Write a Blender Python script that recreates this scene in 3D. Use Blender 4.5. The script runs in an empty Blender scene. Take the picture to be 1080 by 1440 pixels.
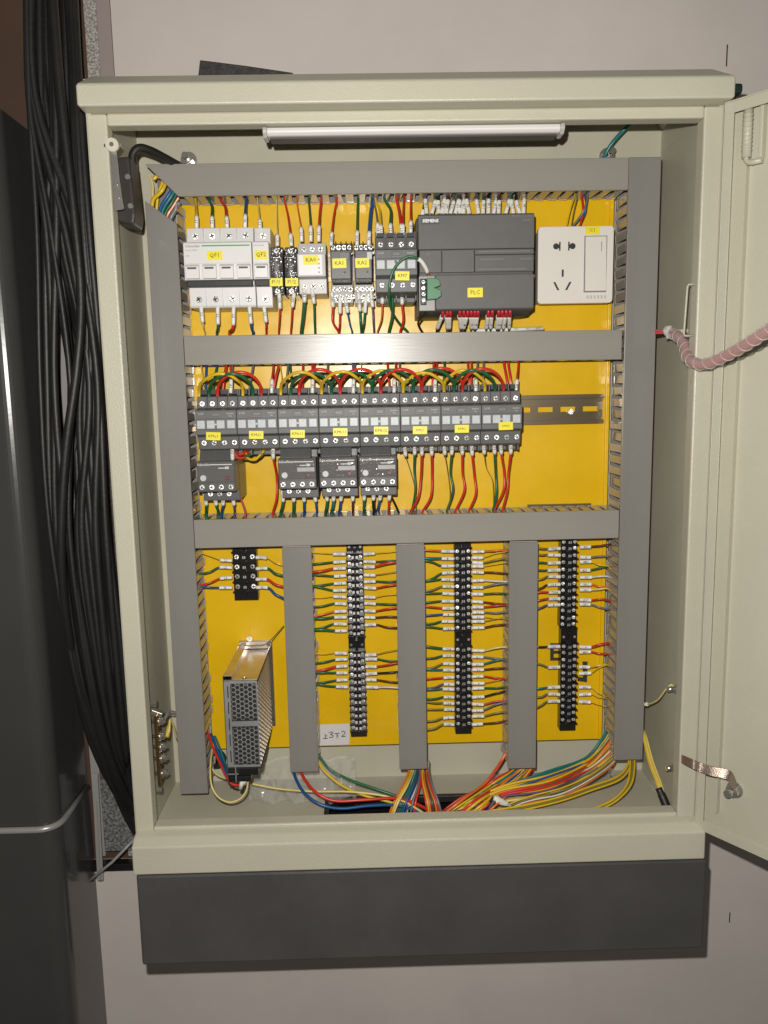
import bpy, bmesh, math, random
from mathutils import Vector, Matrix
random.seed(7)
sc = bpy.context.scene
COL = sc.collection
# ---------------------------------------------------------------- camera
CP, CY, CR, FPX = .1493, .0166, -.0187, 1123.
CAM = Vector((-.0439, -.8293, .4726))
fwd = Vector((math.sin(CY)*math.cos(CP), math.cos(CY)*math.cos(CP), -math.sin(CP)))
rt = Vector((math.cos(CY), -math.sin(CY), 0)); up = rt.cross(fwd)
c_, s_ = math.cos(CR), math.sin(CR)
RT = c_*rt+s_*up; UP = -s_*rt+c_*up
cam_d = bpy.data.cameras.new('camera'); cam = bpy.data.objects.new('camera', cam_d); COL.objects.link(cam)
cam_d.sensor_fit = 'VERTICAL'; cam_d.sensor_height = 36; cam_d.lens = FPX/1440*36
cam_d.clip_start = .02; cam_d.clip_end = 50
m = Matrix.Identity(4)
for i in range(3):
    m[i][0], m[i][1], m[i][2], m[i][3] = RT[i], UP[i], -fwd[i], CAM[i]
cam.matrix_world = m
sc.camera = cam
# ---------------------------------------------------------------- dim room light + the phone's flash
w = bpy.data.worlds.new('World'); sc.world = w; w.use_nodes = True
bg = w.node_tree.nodes['Background']
bg.inputs[0].default_value = (1, .93, .86, 1); bg.inputs[1].default_value = .064
fl = bpy.data.lights.new('flash', 'POINT'); fl.energy = 31; fl.shadow_soft_size = .005; fl.color = (1, .965, .91)
flo = bpy.data.objects.new('flash', fl); COL.objects.link(flo)
flo.location = CAM+RT*(-.022)+UP*.050+fwd*.004
sc.view_settings.view_transform = 'Standard'; sc.view_settings.look = 'None'
sc.view_settings.exposure = 0; sc.view_settings.gamma = 1

def ray(a, b): return fwd+RT*((a-540)/FPX)-UP*((b-720)/FPX)
def U(a, b, Y):                      # point of the plane y=Y seen at photo pixel a,b
    d = ray(a, b); return CAM+d*((Y-CAM.y)/d.y)
def UX(a, b, X):
    d = ray(a, b); return CAM+d*((X-CAM.x)/d.x)
PLATE = .135
# ---------------------------------------------------------------- materials
def s2l(c): return tuple((v/255/12.92 if v/255 <= .04045 else ((v/255+.055)/1.055)**2.4) for v in c)
MATS = {}
def mat(name, col, rough=.5, metal=0., bump=None, var=None, trans=0., coat=0., stretch=None, ior=1.5, alpha=1., rvar=0):
    if name in MATS: return MATS[name]
    mt = bpy.data.materials.new(name); mt.use_nodes = True; nt = mt.node_tree; b = nt.nodes['Principled BSDF']
    b.inputs['Base Color'].default_value = (*col, 1); b.inputs['Roughness'].default_value = rough
    b.inputs['Metallic'].default_value = metal; b.inputs['Transmission Weight'].default_value = trans
    b.inputs['Coat Weight'].default_value = coat; b.inputs['IOR'].default_value = ior; b.inputs['Alpha'].default_value = alpha
    if bump or var:
        tc = nt.nodes.new('ShaderNodeTexCoord'); mp = nt.nodes.new('ShaderNodeMapping')
        nt.links.new(tc.outputs['Object'], mp.inputs[0])
        if stretch: mp.inputs['Scale'].default_value = stretch
    if bump:
        n = nt.nodes.new('ShaderNodeTexNoise'); n.inputs['Scale'].default_value = bump[0]; n.inputs['Detail'].default_value = 2
        nt.links.new(mp.outputs[0], n.inputs['Vector'])
        bp = nt.nodes.new('ShaderNodeBump'); bp.inputs['Strength'].default_value = bump[1]; bp.inputs['Distance'].default_value = bump[2] if len(bump) > 2 else .001
        nt.links.new(n.outputs[0], bp.inputs['Height']); nt.links.new(bp.outputs[0], b.inputs['Normal'])
    if var:
        n = nt.nodes.new('ShaderNodeTexNoise'); n.inputs['Scale'].default_value = var[0]; n.inputs['Detail'].default_value = 5; n.inputs['Roughness'].default_value = .65
        nt.links.new(mp.outputs[0], n.inputs['Vector'])
        mr = nt.nodes.new('ShaderNodeMapRange'); mr.inputs[1].default_value = .3; mr.inputs[2].default_value = .7
        mr.inputs[3].default_value = 1-var[1]; mr.inputs[4].default_value = 1+var[1]
        nt.links.new(n.outputs[0], mr.inputs[0])
        mx = nt.nodes.new('ShaderNodeVectorMath'); mx.operation = 'SCALE'; mx.inputs[0].default_value = col
        nt.links.new(mr.outputs[0], mx.inputs['Scale']); nt.links.new(mx.outputs[0], b.inputs['Base Color'])
        if rvar:
            m2 = nt.nodes.new('ShaderNodeMapRange'); m2.inputs[1].default_value = .3; m2.inputs[2].default_value = .7
            m2.inputs[3].default_value = rough-rvar; m2.inputs[4].default_value = rough+rvar
            nt.links.new(n.outputs[0], m2.inputs[0]); nt.links.new(m2.outputs[0], b.inputs['Roughness'])
    MATS[name] = mt; return mt
CREAM = mat('cream_powder_coat', (.535, .51, .40), .33, bump=(900, .5, .0007), var=(5, .05), rvar=.05)
CREAMIN = mat('cream_powder_coat_inside', (.50, .475, .37), .52, bump=(900, .10, .0002), var=(6, .07), rvar=.05)
YEL = mat('yellow_panel', (.78, .475, .004), .30, bump=(16, .5, .003), var=(7, .08), coat=.12, rvar=.06)
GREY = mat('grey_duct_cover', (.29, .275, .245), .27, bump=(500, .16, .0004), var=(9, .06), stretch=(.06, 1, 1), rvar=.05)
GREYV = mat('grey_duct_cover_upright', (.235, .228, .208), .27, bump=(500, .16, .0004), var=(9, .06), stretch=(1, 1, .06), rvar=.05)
FING = mat('duct_finger_plastic', (.50, .46, .41), .16, var=(40, .15), trans=.2)
BASEG = mat('grey_duct_base', (.20, .19, .18), .4)
DG = mat('charcoal_device_plastic', (.115, .115, .115), .48, bump=(1500, .2, .0003), var=(60, .1))
DG2 = mat('charcoal_relay_plastic', (.10, .10, .10), .35, bump=(1500, .2, .0003), var=(60, .1))
PLCM = mat('dark_grey_controller_plastic', (.105, .10, .095), .5, bump=(1800, .4, .0003), var=(60, .06))
DDG = mat('dark_recess_plastic', (.02, .02, .02), .5)
LG = mat('pale_grey_window', (.50, .53, .54), .4, var=(300, .1))
WH = mat('white_device_plastic', (.72, .71, .70), .38, var=(30, .03), bump=(900, .1, .0003))
WHP = mat('white_socket_plastic', (.76, .72, .66), .3, var=(12, .02))
SLV = mat('white_marker_sleeve', (.80, .78, .72), .4, var=(90, .08))
TAG = mat('yellow_tag', (.85, .74, .02), .4, var=(60, .05))
INK = mat('black_print', (.03, .03, .03), .6)
INKW = mat('white_print', (.62, .62, .60), .5)
INKG = mat('grey_print', (.20, .20, .20), .5)
GRN = mat('green_stripe', (.04, .30, .08), .45)
CHR = mat('bright_steel', (.72, .70, .66), .27, .9, bump=(300, .12, .0004))
SCR = mat('screw_steel', (.88, .87, .84), .38, .55, bump=(500, .8, .0010))
ALU = mat('aluminium_sheet', (.55, .50, .45), .28, 1., bump=(300, .1, .0005), var=(30, .1))
ZINC = mat('zinc_sheet', (.52, .52, .52), .42, .75, bump=(300, .15, .0005), var=(40, .15))
RAILM = mat('din_rail_steel', (.27, .215, .14), .3, .85, bump=(200, .15, .0005), var=(20, .15), stretch=(.1, 1, 1))
BLK = mat('black_bakelite', (.014, .013, .012), .25, bump=(500, .2, .0004))
BLKR = mat('black_rubber', (.016, .0145, .0135), .48, var=(25, .25), bump=(200, .3, .0008))
PLINTH = mat('dark_grey_plinth_paint', (.078, .075, .072), .36, bump=(700, .3, .0005), var=(9, .11), rvar=.1)
PAPER = mat('white_paper', (.66, .64, .62), .7, var=(30, .03))
CLEAR = mat('clear_plastic', (.9, .9, .88), .12, trans=.0, alpha=.13, bump=(45, .9, .004))
WCOL = {
 'red': (.62, .035, .02), 'orange': (.72, .17, .03), 'yellow': (.72, .47, .02), 'pale yellow': (.74, .62, .22), 'green': (.018, .13, .05),
 'blue': (.012, .085, .26), 'brown': (.13, .035, .015), 'black': (.015, .014, .013), 'white': (.68, .66, .62), 'grey': (.16, .17, .18),
 'purple': (.13, .08, .17), 'teal': (.01, .17, .17), 'olive': (.22, .19, .05), 'pink': (.55, .09, .12)}
def wm(c): return mat(c.replace(' ', '_')+'_wire_insulation', WCOL[c], .33, var=(120, .06))
# ---------------------------------------------------------------- mesh building
class M:
    def __init__(s): s.v = []; s.f = []; s.mi = []; s.sm = []
    def add(s, vs, fs, mi=0, sm=False):
        o = len(s.v); s.v += [tuple(v) for v in vs]; s.f += [tuple(i+o for i in f) for f in fs]; s.mi += [mi]*len(fs); s.sm += [sm]*len(fs)
    def box(s, x0, x1, y0, y1, z0, z1, bev=0, mi=0):
        if bev: return s.cb(x0, x1, y0, y1, z0, z1, bev, mi)
        s.add([(x, y, z) for x in (x0, x1) for y in (y0, y1) for z in (z0, z1)],
              [(0, 1, 3, 2), (4, 6, 7, 5), (0, 4, 5, 1), (2, 3, 7, 6), (0, 2, 6, 4), (1, 5, 7, 3)], mi)
    def cb(s, x0, x1, y0, y1, z0, z1, b, mi=0):
        bm = bmesh.new(); vs = [bm.verts.new((x, y, z)) for x in (x0, x1) for y in (y0, y1) for z in (z0, z1)]
        for f in [(0, 1, 3, 2), (4, 6, 7, 5), (0, 4, 5, 1), (2, 3, 7, 6), (0, 2, 6, 4), (1, 5, 7, 3)]: bm.faces.new([vs[i] for i in f])
        bmesh.ops.bevel(bm, geom=bm.edges[:], offset=b, segments=2, affect='EDGES', profile=.5)
        s.bm(bm, mi)
    def bm(s, bm, mi=0, sm=False):
        bm.verts.index_update(); s.add([v.co for v in bm.verts], [[v.index for v in f.verts] for f in bm.faces], mi, sm); bm.free()
    def prism(s, poly, y0, y1, bev=0, mi=0, axis='y'):   # poly in xz (axis y), or yz (axis x)
        P = (lambda a, b, t: (a, t, b)) if axis == 'y' else (lambda a, b, t: (t, a, b)) if axis == 'x' else (lambda a, b, t: (a, b, t))
        n = len(poly); bm = bmesh.new()
        A = [bm.verts.new(P(a, b, y0)) for a, b in poly]; B = [bm.verts.new(P(a, b, y1)) for a, b in poly]
        bm.faces.new(A); bm.faces.new(B[::-1])
        for i in range(n): bm.faces.new([A[i], B[i], B[(i+1) % n], A[(i+1) % n]])
        bmesh.ops.recalc_face_normals(bm, faces=bm.faces[:])
        if bev: bmesh.ops.bevel(bm, geom=bm.edges[:], offset=bev, segments=2, affect='EDGES', profile=.5)
        s.bm(bm, mi)
    def cyl(s, c, d, r, h, n=12, mi=0, r2=None):
        d = Vector(d).normalized(); a = d.orthogonal().normalized(); b = d.cross(a); c = Vector(c); r2 = r if r2 is None else r2
        v = [c+(a*math.cos(t)+b*math.sin(t))*r for t in [i*2*math.pi/n for i in range(n)]]
        v += [c+d*h+(a*math.cos(t)+b*math.sin(t))*r2 for t in [i*2*math.pi/n for i in range(n)]]
        o = len(s.v); s.add(v, [(i, (i+1) % n, n+(i+1) % n, n+i) for i in range(n)], mi, n > 8)
        s.add([], [], mi); s.f += [tuple(o+i for i in range(n))[::-1], tuple(o+n+i for i in range(n))]; s.mi += [mi]*2; s.sm += [False]*2
    def tube(s, pts, r, n=8, mi=0, cap=True):
        pts = [Vector(p) for p in pts]; N = len(pts)
        rr = r if isinstance(r, (list, tuple)) else [r]*N
        a = None; V = []
        for i, p in enumerate(pts):
            t = (pts[min(i+1, N-1)]-pts[max(i-1, 0)]).normalized()
            if a is None: a = t.orthogonal().normalized()
            a = (a-t*a.dot(t)).normalized(); b = t.cross(a)
            V += [p+(a*math.cos(k*2*math.pi/n)+b*math.sin(k*2*math.pi/n))*rr[i] for k in range(n)]
        F = [(i*n+k, i*n+(k+1) % n, (i+1)*n+(k+1) % n, (i+1)*n+k) for i in range(N-1) for k in range(n)]
        s.add(V, F, mi, True)
        if cap:
            o = len(s.v)-len(V); s.f += [tuple(o+k for k in range(n))[::-1], tuple(o+(N-1)*n+k for k in range(n))]; s.mi += [mi]*2; s.sm += [False]*2
    def mesh(s, name, mats):
        me = bpy.data.meshes.new(name); me.from_pydata(s.v, [], s.f)
        for mt in (mats if isinstance(mats, (list, tuple)) else [mats]): me.materials.append(mt)
        me.polygons.foreach_set('material_index', s.mi); me.polygons.foreach_set('use_smooth', s.sm); me.update()
        return me
    def build(s, name, mats, parent=None, loc=(0, 0, 0), label=None):
        o = bpy.data.objects.new(name, s.mesh(name, mats)); COL.objects.link(o); o.location = loc
        if parent: o.parent = parent
        if label: o['label'] = label
        return o
def inst(name, me, parent=None, loc=(0, 0, 0), rot=None):
    o = bpy.data.objects.new(name, me); COL.objects.link(o); o.location = loc
    if rot: o.rotation_euler = rot
    if parent: o.parent = parent
    return o
def tag(o, label, cat, group=None):
    o['label'] = label; o['category'] = cat
    if group: o['group'] = group
    return o
def thing(name, label, cat, loc=(0, 0, 0), group=None, rot=None):
    o = bpy.data.objects.new(name, None); COL.objects.link(o); o.location = loc; o.empty_display_size = .02
    if rot: o.rotation_euler = rot
    return tag(o, label, cat, group)
def struct(o): o['kind'] = 'structure'; return o
def stuff(o): o['kind'] = 'stuff'; return o
def ctree(o, parent=None):
    c = o.copy(); COL.objects.link(c)
    if parent: c.parent = parent
    for ch in list(o.children): ctree(ch, c)
    return c
TXT = {}
def text(s, size, mt, parent=None, loc=(0, 0, 0), ang=0, name='lettering', bold=0, tilt=True, align='CENTER'):
    k = (s, size, mt.name, bold, align)
    if k not in TXT:
        cu = bpy.data.curves.new('lettering', 'FONT'); cu.body = s; cu.size = size; cu.align_x = align; cu.align_y = 'CENTER'
        cu.resolution_u = 1; cu.offset = bold
        ob = bpy.data.objects.new('tmp', cu); COL.objects.link(ob)
        bpy.context.view_layer.update()
        me = bpy.data.meshes.new_from_object(ob.evaluated_get(bpy.context.evaluated_depsgraph_get()))
        bpy.data.objects.remove(ob); me.materials.clear(); me.materials.append(mt); me.name = 'lettering'; TXT[k] = me
    o = inst(name, TXT[k], parent, loc)
    o.rotation_euler = (Matrix.Rotation(-ang, 3, 'Y') @ Matrix.Rotation(math.pi/2, 3, 'X')).to_euler()
    return o
def smooth(pts, k=5):
    P = [Vector(p) for p in pts]
    if len(P) < 3: return [P[0].lerp(P[-1], i/k) for i in range(k+1)]
    Q = [P[0]*2-P[1]]+P+[P[-1]*2-P[-2]]; out = []
    for i in range(1, len(Q)-2):
        for j in range(k):
            t = j/k; a, b, c, d = Q[i-1:i+3]
            out.append(.5*((2*b)+(c-a)*t+(2*a-5*b+4*c-d)*t*t+(3*b-a-3*c+d)*t**3))
    return out+[P[-1]]
ORD = 'first second third fourth fifth sixth seventh eighth ninth tenth eleventh twelfth thirteenth fourteenth fifteenth sixteenth seventeenth eighteenth nineteenth twentieth'.split()
ORD += ['twenty-'+o for o in ORD[:9]]
def wire(pts, col, r, label, group=None, sleeves=(), world=False, n=8, cat='wire', name='wire', k=6, bare=None):
    W = [Vector(p) for p in pts] if world else [U(*p) for p in pts]
    o0 = W[0].copy(); S = smooth([p-o0 for p in W], k)
    mm = M(); mm.tube(S, r, n)
    o = mm.build(name, bare or wm(col), None, o0); tag(o, label, cat, group)
    for a, b, tx in sleeves:
        A = (Vector(a) if world else U(*a))-o0; B = (Vector(b) if world else U(*b))-o0
        ia = min(range(len(S)), key=lambda q: (S[q]-A).length); ib = min(range(len(S)), key=lambda q: (S[q]-B).length)
        pth = S[min(ia, ib):max(ia, ib)+1] if ia != ib else [A, B]
        sr = max(r*1.3, .00225); m2 = M(); m2.tube(pth, sr, 8); mid = pth[len(pth)//2]
        so = m2.build('marker_sleeve', SLV, o)
        if tx:
            d = B-A; ang = math.atan2(d.z, d.x)
            if abs(ang) > math.pi/2+.2: ang += math.pi
            text(tx, sr*1.75, INK, so, mid+Vector((0, -sr-.0001, 0)), ang, bold=.00006)
    return o
# ================================================================ SETTING
def foil(name, c0, c1, sc_):
    mt = mat(name, c0, .45, 0, bump=(450, .5, .001)); nt = mt.node_tree; b = nt.nodes['Principled BSDF']
    tc = nt.nodes.new('ShaderNodeTexCoord'); n = nt.nodes.new('ShaderNodeTexNoise'); n.inputs['Scale'].default_value = sc_; n.inputs['Detail'].default_value = 4
    r = nt.nodes.new('ShaderNodeValToRGB'); r.color_ramp.elements[0].position = .42; r.color_ramp.elements[1].position = .58
    r.color_ramp.elements[0].color = (*c0, 1); r.color_ramp.elements[1].color = (*c1, 1)
    nt.links.new(tc.outputs['Object'], n.inputs[0]); nt.links.new(n.outputs[0], r.inputs[0]); nt.links.new(r.outputs[0], b.inputs['Base Color']); return mt
WALLM = mat('painted_wall_panel', (.70, .635, .585), .55, bump=(60, .25, .0012), var=(3.5, .06), rvar=.05)
FOIL = foil('speckled_foil', (.27, .245, .225), (.58, .54, .50), 380)
FOIL_SHADE = foil('shaded_foil', (.10, .10, .10), (.26, .26, .25), 260)  # darker copy of the foil, its shadow put into the colour
BROWN = mat('dark_brown_board', (.10, .055, .035), .6, bump=(60, .3, .001), var=(3, .2))  # board brown, with the reddish haze at upper left put into it
WX = U(158, 50, .22).x
wall = M(); wall.box(WX, 1.9, .22, .24, -1.6, 2.2); struct(wall.build('wall', WALLM))
for a, z0, z1 in ((U(1022, 80, .22), -.011, .014), (U(1026, 1290, .22), -.008, .008)):
    g = M(); g.box(a.x-.0007, a.x+.0007, .2194, .2199, a.z+z0, a.z+z1); tag(g.build('wall_scratch', INK), 'short dark vertical scratch on the wall '+('above the open door' if a.z > .3 else 'below the open door'), 'scratch')
wl = M(); wl.box(-1.3, WX, .22, .24, -1.6, U(150, 1213, .22).z-.004); struct(wl.build('wall_lower_left', WALLM))
g = M(); g.box(-1.3, WX+.03, .205, .2195, U(150, 1213, .22).z-.004, U(150, 1213, .22).z+.006, .001); struct(g.build('wall_rail', BLK))
def strip(nm, xa, xb, ya, m_, dx=0, z0=U(150, 1213, .22).z+.006, z1=2.2, y1=.24, lab=None):
    A = U(xa, ya, .222).x; B = U(xb, ya, .222).x
    g = M(); g.box(A, B, .222+dx, y1, z0, z1, .0008); return struct(g.build(nm, m_))
strip('wall_edge_strip', 137.5, 157, 50, mat('wall_edge_paint', (.40, .33, .31), .35, bump=(300, .1, .0004)))
strip('foil_strip', 119, 137, 50, FOIL, .002)
strip('foil_strip', 97, 108, 50, FOIL, .002)
strip('foil_strip', 84, 97, 550, mat('pale_strip', (.36, .34, .33), .5, bump=(200, .2, .0006)), .004)
g = M(); g.box(-1.3, WX-.001, .236, .25, -.3, 2.2); struct(g.build('back_board', BROWN))
g = M(); A = U(148, 1190, .215); B = U(196, 1100, .215); g.box(A.x, B.x+.03, .212, .219, A.z-.006, A.z+.10, .001); struct(g.build('shaded_foil_piece', FOIL_SHADE))
# grey machine housing at the left
HX = U(80, 1155, .11).x; HT = U(20, 152, .12).z; HZ = U(40, 1166, .105).z
hm_ = mat('dark_grey_machine_paint', (.060, .060, .058), .24, bump=(120, .06, .001), var=(6, .08), coat=.2)
hs = thing('machine_housing', 'dark grey glossy machine housing with a metal trim line left of the cables', 'machine', (HX-.1, .11, -1.2))
def hous(z0, z1, off):
    r = .022; x1 = HX+off; pts = [(-1.2, .105-off), (x1-r, .105-off)]
    pts += [(x1-r+r*math.sin(t), .105-off+r-r*math.cos(t)) for t in [math.radians(a) for a in range(10, 91, 10)]]
    pts += [(x1, .219), (-1.2, .219)]
    g = M(); g.prism([(a-(HX-.1), b-.11) for a, b in pts], z0+1.2, z1+1.2, 0, 0, 'z'); return g
o = hous(HZ+.004, HT, 0).build('upper_panel', hm_, hs)
o = hous(-1.2, HZ-.004, .001).build('lower_panel', hm_, hs)
g = M(); r = .022; pts = [(-1.2, .103), (HX-r, .103)]+[(HX-r+(r+.002)*math.sin(t), .103+r+.002-(r+.002)*math.cos(t)) for t in [math.radians(a) for a in range(15, 91, 15)]]+[(HX+.002, .212)]
g.tube([(a-(HX-.1), b-.11, HZ+1.2) for a, b in pts], .0042, 10); g.build('trim', mat('brushed_trim', (.46, .45, .43), .3, .35), hs)
g = M(); a = U(129, 1088, .19); b = U(139, 1238, .19); g.prism([(a.x, a.z), (a.x+.008, a.z), (b.x+.006, b.z), (b.x-.002, b.z)], .19, .1915)
g.prism([(a.x+.003, a.z-.04), (a.x+.0045, a.z-.04), (b.x+.003, b.z), (b.x+.0015, b.z)], .1885, .19)
tag(g.build('plastic_strip', mat('milky_plastic', (.42, .42, .41), .25, alpha=.75)), 'clear plastic strip hanging by the machine housing edge', 'strip')
g = M(); g.tube([U(126, 1238, .17), U(158, 1212, .17), U(189, 1180, .175)], .0021, 6)
tag(g.build('cable_tie', mat('milky_plastic', (1, 1, 1))), 'clear cable tie lying diagonally beside the cabinet foot', 'cable tie')
# cables behind / left of the cabinet
def cb(pts, r, i, lab): 
    g = M(); P = [U(*p) for p in pts]; o0 = P[2].copy(); g.tube(smooth([p-o0 for p in P], 6), r, 9)
    tag(g.build('black_cable', BLKR, None, o0), lab, 'cable', 'black cables hanging left of the cabinet')
rc = random.Random(4)
NCB = 44
for i in range(NCB):
    t = i/(NCB-1)
    lay = i % 3; Y = (.09, .13, .17)[lay]+rc.uniform(-.012, .012)
    x0 = 36+62*((t*7.3+.11*lay) % 1); xt = 46+72*t+rc.uniform(-5, 5)
    p = [(x0, -60, Y), (x0+rc.uniform(2, 10), 140, Y), (56+62*t+rc.uniform(-6, 6), 330, Y)]
    x5 = (60+88*t) if t < .4 else (98+50*t)
    if 76 < x5 < 97: x5 = 74 if i % 2 else 101
    p.append((min(x5+rc.uniform(-4, 4), 139), 540, Y))
    x7 = 70+86*t
    if 97 < x7 < 112: x7 = 94 if i % 2 else 116
    p.append((min(x7+rc.uniform(-4, 4), 150), 740, Y))
    p.append((96+74*t+rc.uniform(-4, 4), 920, Y+.01))
    p.append((128+52*t+rc.uniform(-3, 3), 1050-20*(1-t), min(Y+.03, .19)))
    e = 1165-120*t*rc.uniform(.7, 1)
    p.append((186, e, .192)); p.append((235, e+40, .194))
    cb(p, rc.uniform(.0030, .0048), i, 'one of the black cables hanging in a tangle beside the cabinet')
for e in range(5):
    cb([(92+e*2.5, -60, .11), (99+e*2, 60, .10), (104+e*2.5, 170, .085), (110+e*4, 330, .08), (118+e*5, 470, .085), (112+e*7, 600, .09), (124+e*7, 760, .09), (146+e*5, 960, .10), (160+e*4, 1060, .15), (190, 1120, .19), (235, 1150, .194)], .0042+.0004*(e % 3), 0, 'one of the black cables hanging in a tangle beside the cabinet')
cb([(70, -60, .07), (84, 120, .06), (104, 300, .055), (114, 420, .055), (108, 520, .05), (92, 640, .05), (86, 780, .06), (98, 900, .09), (128, 1040, .16), (186, 1150, .192), (230, 1190, .194)], .005, 0, 'one of the black cables hanging in a tangle beside the cabinet')
# dark thing above the lid
g = M(); g.prism([(U(264, 112, .172).x, .772), (U(281, 84, .172).x, U(281, 84, .172).z), (U(345, 92, .172).x, U(345, 92, .172).z), (U(412, 102, .172).x, U(412, 102, .172).z), (U(420, 109, .172).x, .772)], .172, .2, .001)
tag(g.build('black_wedge', mat('speckled_black', (.05, .045, .045), .5, bump=(500, .8, .001), var=(300, .6))), 'black wedge-shaped plate sticking up behind the cabinet lid', 'bracket')
g = M(); a = U(1037, 130, .1); a = U(1041, 120, .0); b = U(1041, 135, .0); g.box(.3142, a.x, -.008, .012, b.z, a.z, .003)
tag(g.build('rubber_plug', mat('dark_green_rubber', (.012, .03, .02), .4)), 'dark green rubber plug at the right end of the cabinet lid', 'plug')

# ================================================================ CABINET
cab = thing('electrical_cabinet', 'cream steel wall cabinet with its door open and a dark grey plinth', 'cabinet', (0, .08, -.16))
cab['label'] = 'cream steel control cabinet on the wall with its door swung open'
def part(g, nm, mt, par=cab, lab=None): return g.build(nm, mt, par, (-par.location.x, -par.location.y, -par.location.z), lab)
XL, XR, DP = -.3125, .3125, .165
g = M(); g.box(XL+.004, XR-.004, .16, .164, -.03, .778); part(g, 'back_wall', CREAMIN)
g = M(); g.box(XL, -.3075, 0.0005, DP, -.0445, .7765); part(g, 'side_wall', CREAMIN)
g = M(); g.box(.3075, XR, 0.0005, DP, -.0445, .7765); part(g, 'side_wall', CREAMIN)
g = M(); g.box(-.306, .2995, .003, DP-.002, .7766, .7782); part(g, 'inner_ceiling', CREAMIN)
hx0, hx1, hy0, hy1 = -.104, .079, .050, .101
g = M(); g.box(-.307, hx0, .0, .16, -.0325, -.0285); g.box(hx1, .307, .0, .16, -.0325, -.0285); g.box(hx0, hx1, hy1, .16, -.0325, -.0285); g.box(hx0, hx1, 0, hy0, -.0325, -.0285)
part(g, 'floor_panel', CREAMIN)
g = M()
for a, b, c, d in ((hx0-.004, hx1+.004, hy0-.004, hy0+.002), (hx0-.004, hx1+.004, hy1-.002, hy1+.004), (hx0-.004, hx0+.002, hy0+.002, hy1-.002), (hx1-.002, hx1+.004, hy0+.002, hy1-.002)): g.box(a, b, c, d, -.0345, -.0255, .001)
part(g, 'cable_entry_gasket', BLKR)
def frame(x0, x1, z0, z1): g = M(); g.box(x0, x1, -.0005, .0175, z0, z1, .0018); part(g, 'frame_rail', CREAM)
frame(XL, -.2925, -.02, .7445); frame(.2925, XR, -.02, .7445); frame(-.2925, .2925, .7335, .7448); frame(-.2925, .2925, -.02, .0)
g = M(); g.box(-.3070, .3070, .0012, .0026, .7449, .7745); part(g, 'lintel', CREAMIN)
# lid with sloping edges
g = bmesh.new(); L = []
for x0, x1, y0, y1, z in ((-.3137, .3137, -.0205, .17, .745), (-.3137, .3137, -.0205, .17, .765), (-.3067, .3000, .002, .165, .7795)):
    L.append([g.verts.new(p) for p in ((x0, y0, z), (x1, y0, z), (x1, y1, z), (x0, y1, z))])
g.faces.new(L[2]); IN = [g.verts.new(p) for p in ((-.3070, .0008, .745), (.3070, .0008, .745), (.3070, .163, .745), (-.3070, .163, .745))]
for i in range(4): g.faces.new([L[0][(i+1) % 4], L[0][i], IN[i], IN[(i+1) % 4]])
for k in (0, 1):
    for i in range(4): g.faces.new([L[k][i], L[k][(i+1) % 4], L[k+1][(i+1) % 4], L[k+1][i]])
bmesh.ops.bevel(g, geom=[e for e in g.edges if len(e.link_faces) == 2], offset=.002, segments=3, affect='EDGES', profile=.5)
q = M(); q.bm(g); part(q, 'lid', CREAM)
g = M(); g.prism([(.0, -.0035), (-.0095, -.006), (-.0205, -.0125), (-.0205, -.0445), (.0004, -.0445)], -.3118, .3168, .0015, 0, 'x'); part(g, 'bottom_rim', CREAM)
g = M(); g.box(-.3118, .3235, -.0125, .16, -.160, -.0505, .0028); part(g, 'plinth', PLINTH)
g = M(); g.box(-.305, .312, -.006, .155, -.0507, -.0445); part(g, 'plinth_seam', BLK)
# staple bracket on the right frame
g = M(); a, b = UX(964, 404, .2915), UX(962, 474, .2915); g.tube([(.2925, .006, a.z), (.2855, .006, a.z), (.2845, .006, a.z-.002), (.2825, .006, b.z+.002), (.2835, .006, b.z), (.2925, .006, b.z)], .0011, 8); part(g, 'wire_staple', CREAM)
# door
DD = Vector((.596, -.803, 0)); DN = Vector((-.803, -.596, 0)); H0 = Vector((.3113, -.0075, 0))
door = bpy.data.objects.new('door', None); COL.objects.link(door); door.parent = cab
dm = Matrix.Identity(4)
for i in range(3): dm[i][0] = DD[i]; dm[i][1] = -DN[i]; dm[i][2] = (0, 0, 1)[i]; dm[i][3] = (H0-cab.location)[i]
door.matrix_local = dm; door.empty_display_size = .02     # local: x along the door, y out of its inner face, z up
DZ0, DZ1, DW = -.0125, .7445, .60
g = M(); g.box(0, DW, -.016, -.0145, DZ0, DZ1, .0006); g.build('door_panel', CREAM, door)
g = M(); g.box(0, .0013, -.0145, .004, DZ0, DZ1, .0005); g.box(DW-.0013, DW, -.0145, .004, DZ0, DZ1, .0005)
g.box(.0015, DW-.0015, -.0145, .004, DZ0, DZ0+.0013, .0004); g.box(.0015, DW-.0015, -.0145, .004, DZ1-.0013, DZ1, .0004); g.build('door_edge', CREAM, door)
g = M(); g.box(.0014, .010, .0025, .004, DZ0+.0014, DZ1-.0014, .0004); g.box(DW-.010, DW-.0014, .0025, .004, DZ0+.0014, DZ1-.0014, .0004)
g.box(.010, DW-.010, .0025, .004, DZ0+.0014, DZ0+.012, .0004); g.box(.010, DW-.010, .0025, .004, DZ1-.012, DZ1-.0014, .0004); g.build('door_lip', CREAM, door)
g = M(); g.box(.017, .0185, -.0145, -.008, DZ0+.02, DZ1-.02); g.build('gasket_channel', CREAM, door)
g = M(); hz = .690; g.cyl((.020, -.004, hz), (0, 0, 1), .0045, .052, 12); g.tube([(.020, -.004, hz+.01), (.020, -.004, hz-.002), (.022, -.004, hz-.0045), (.026, -.004, hz-.0055), (.036, -.004, hz-.0055)], .0028, 8)
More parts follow.
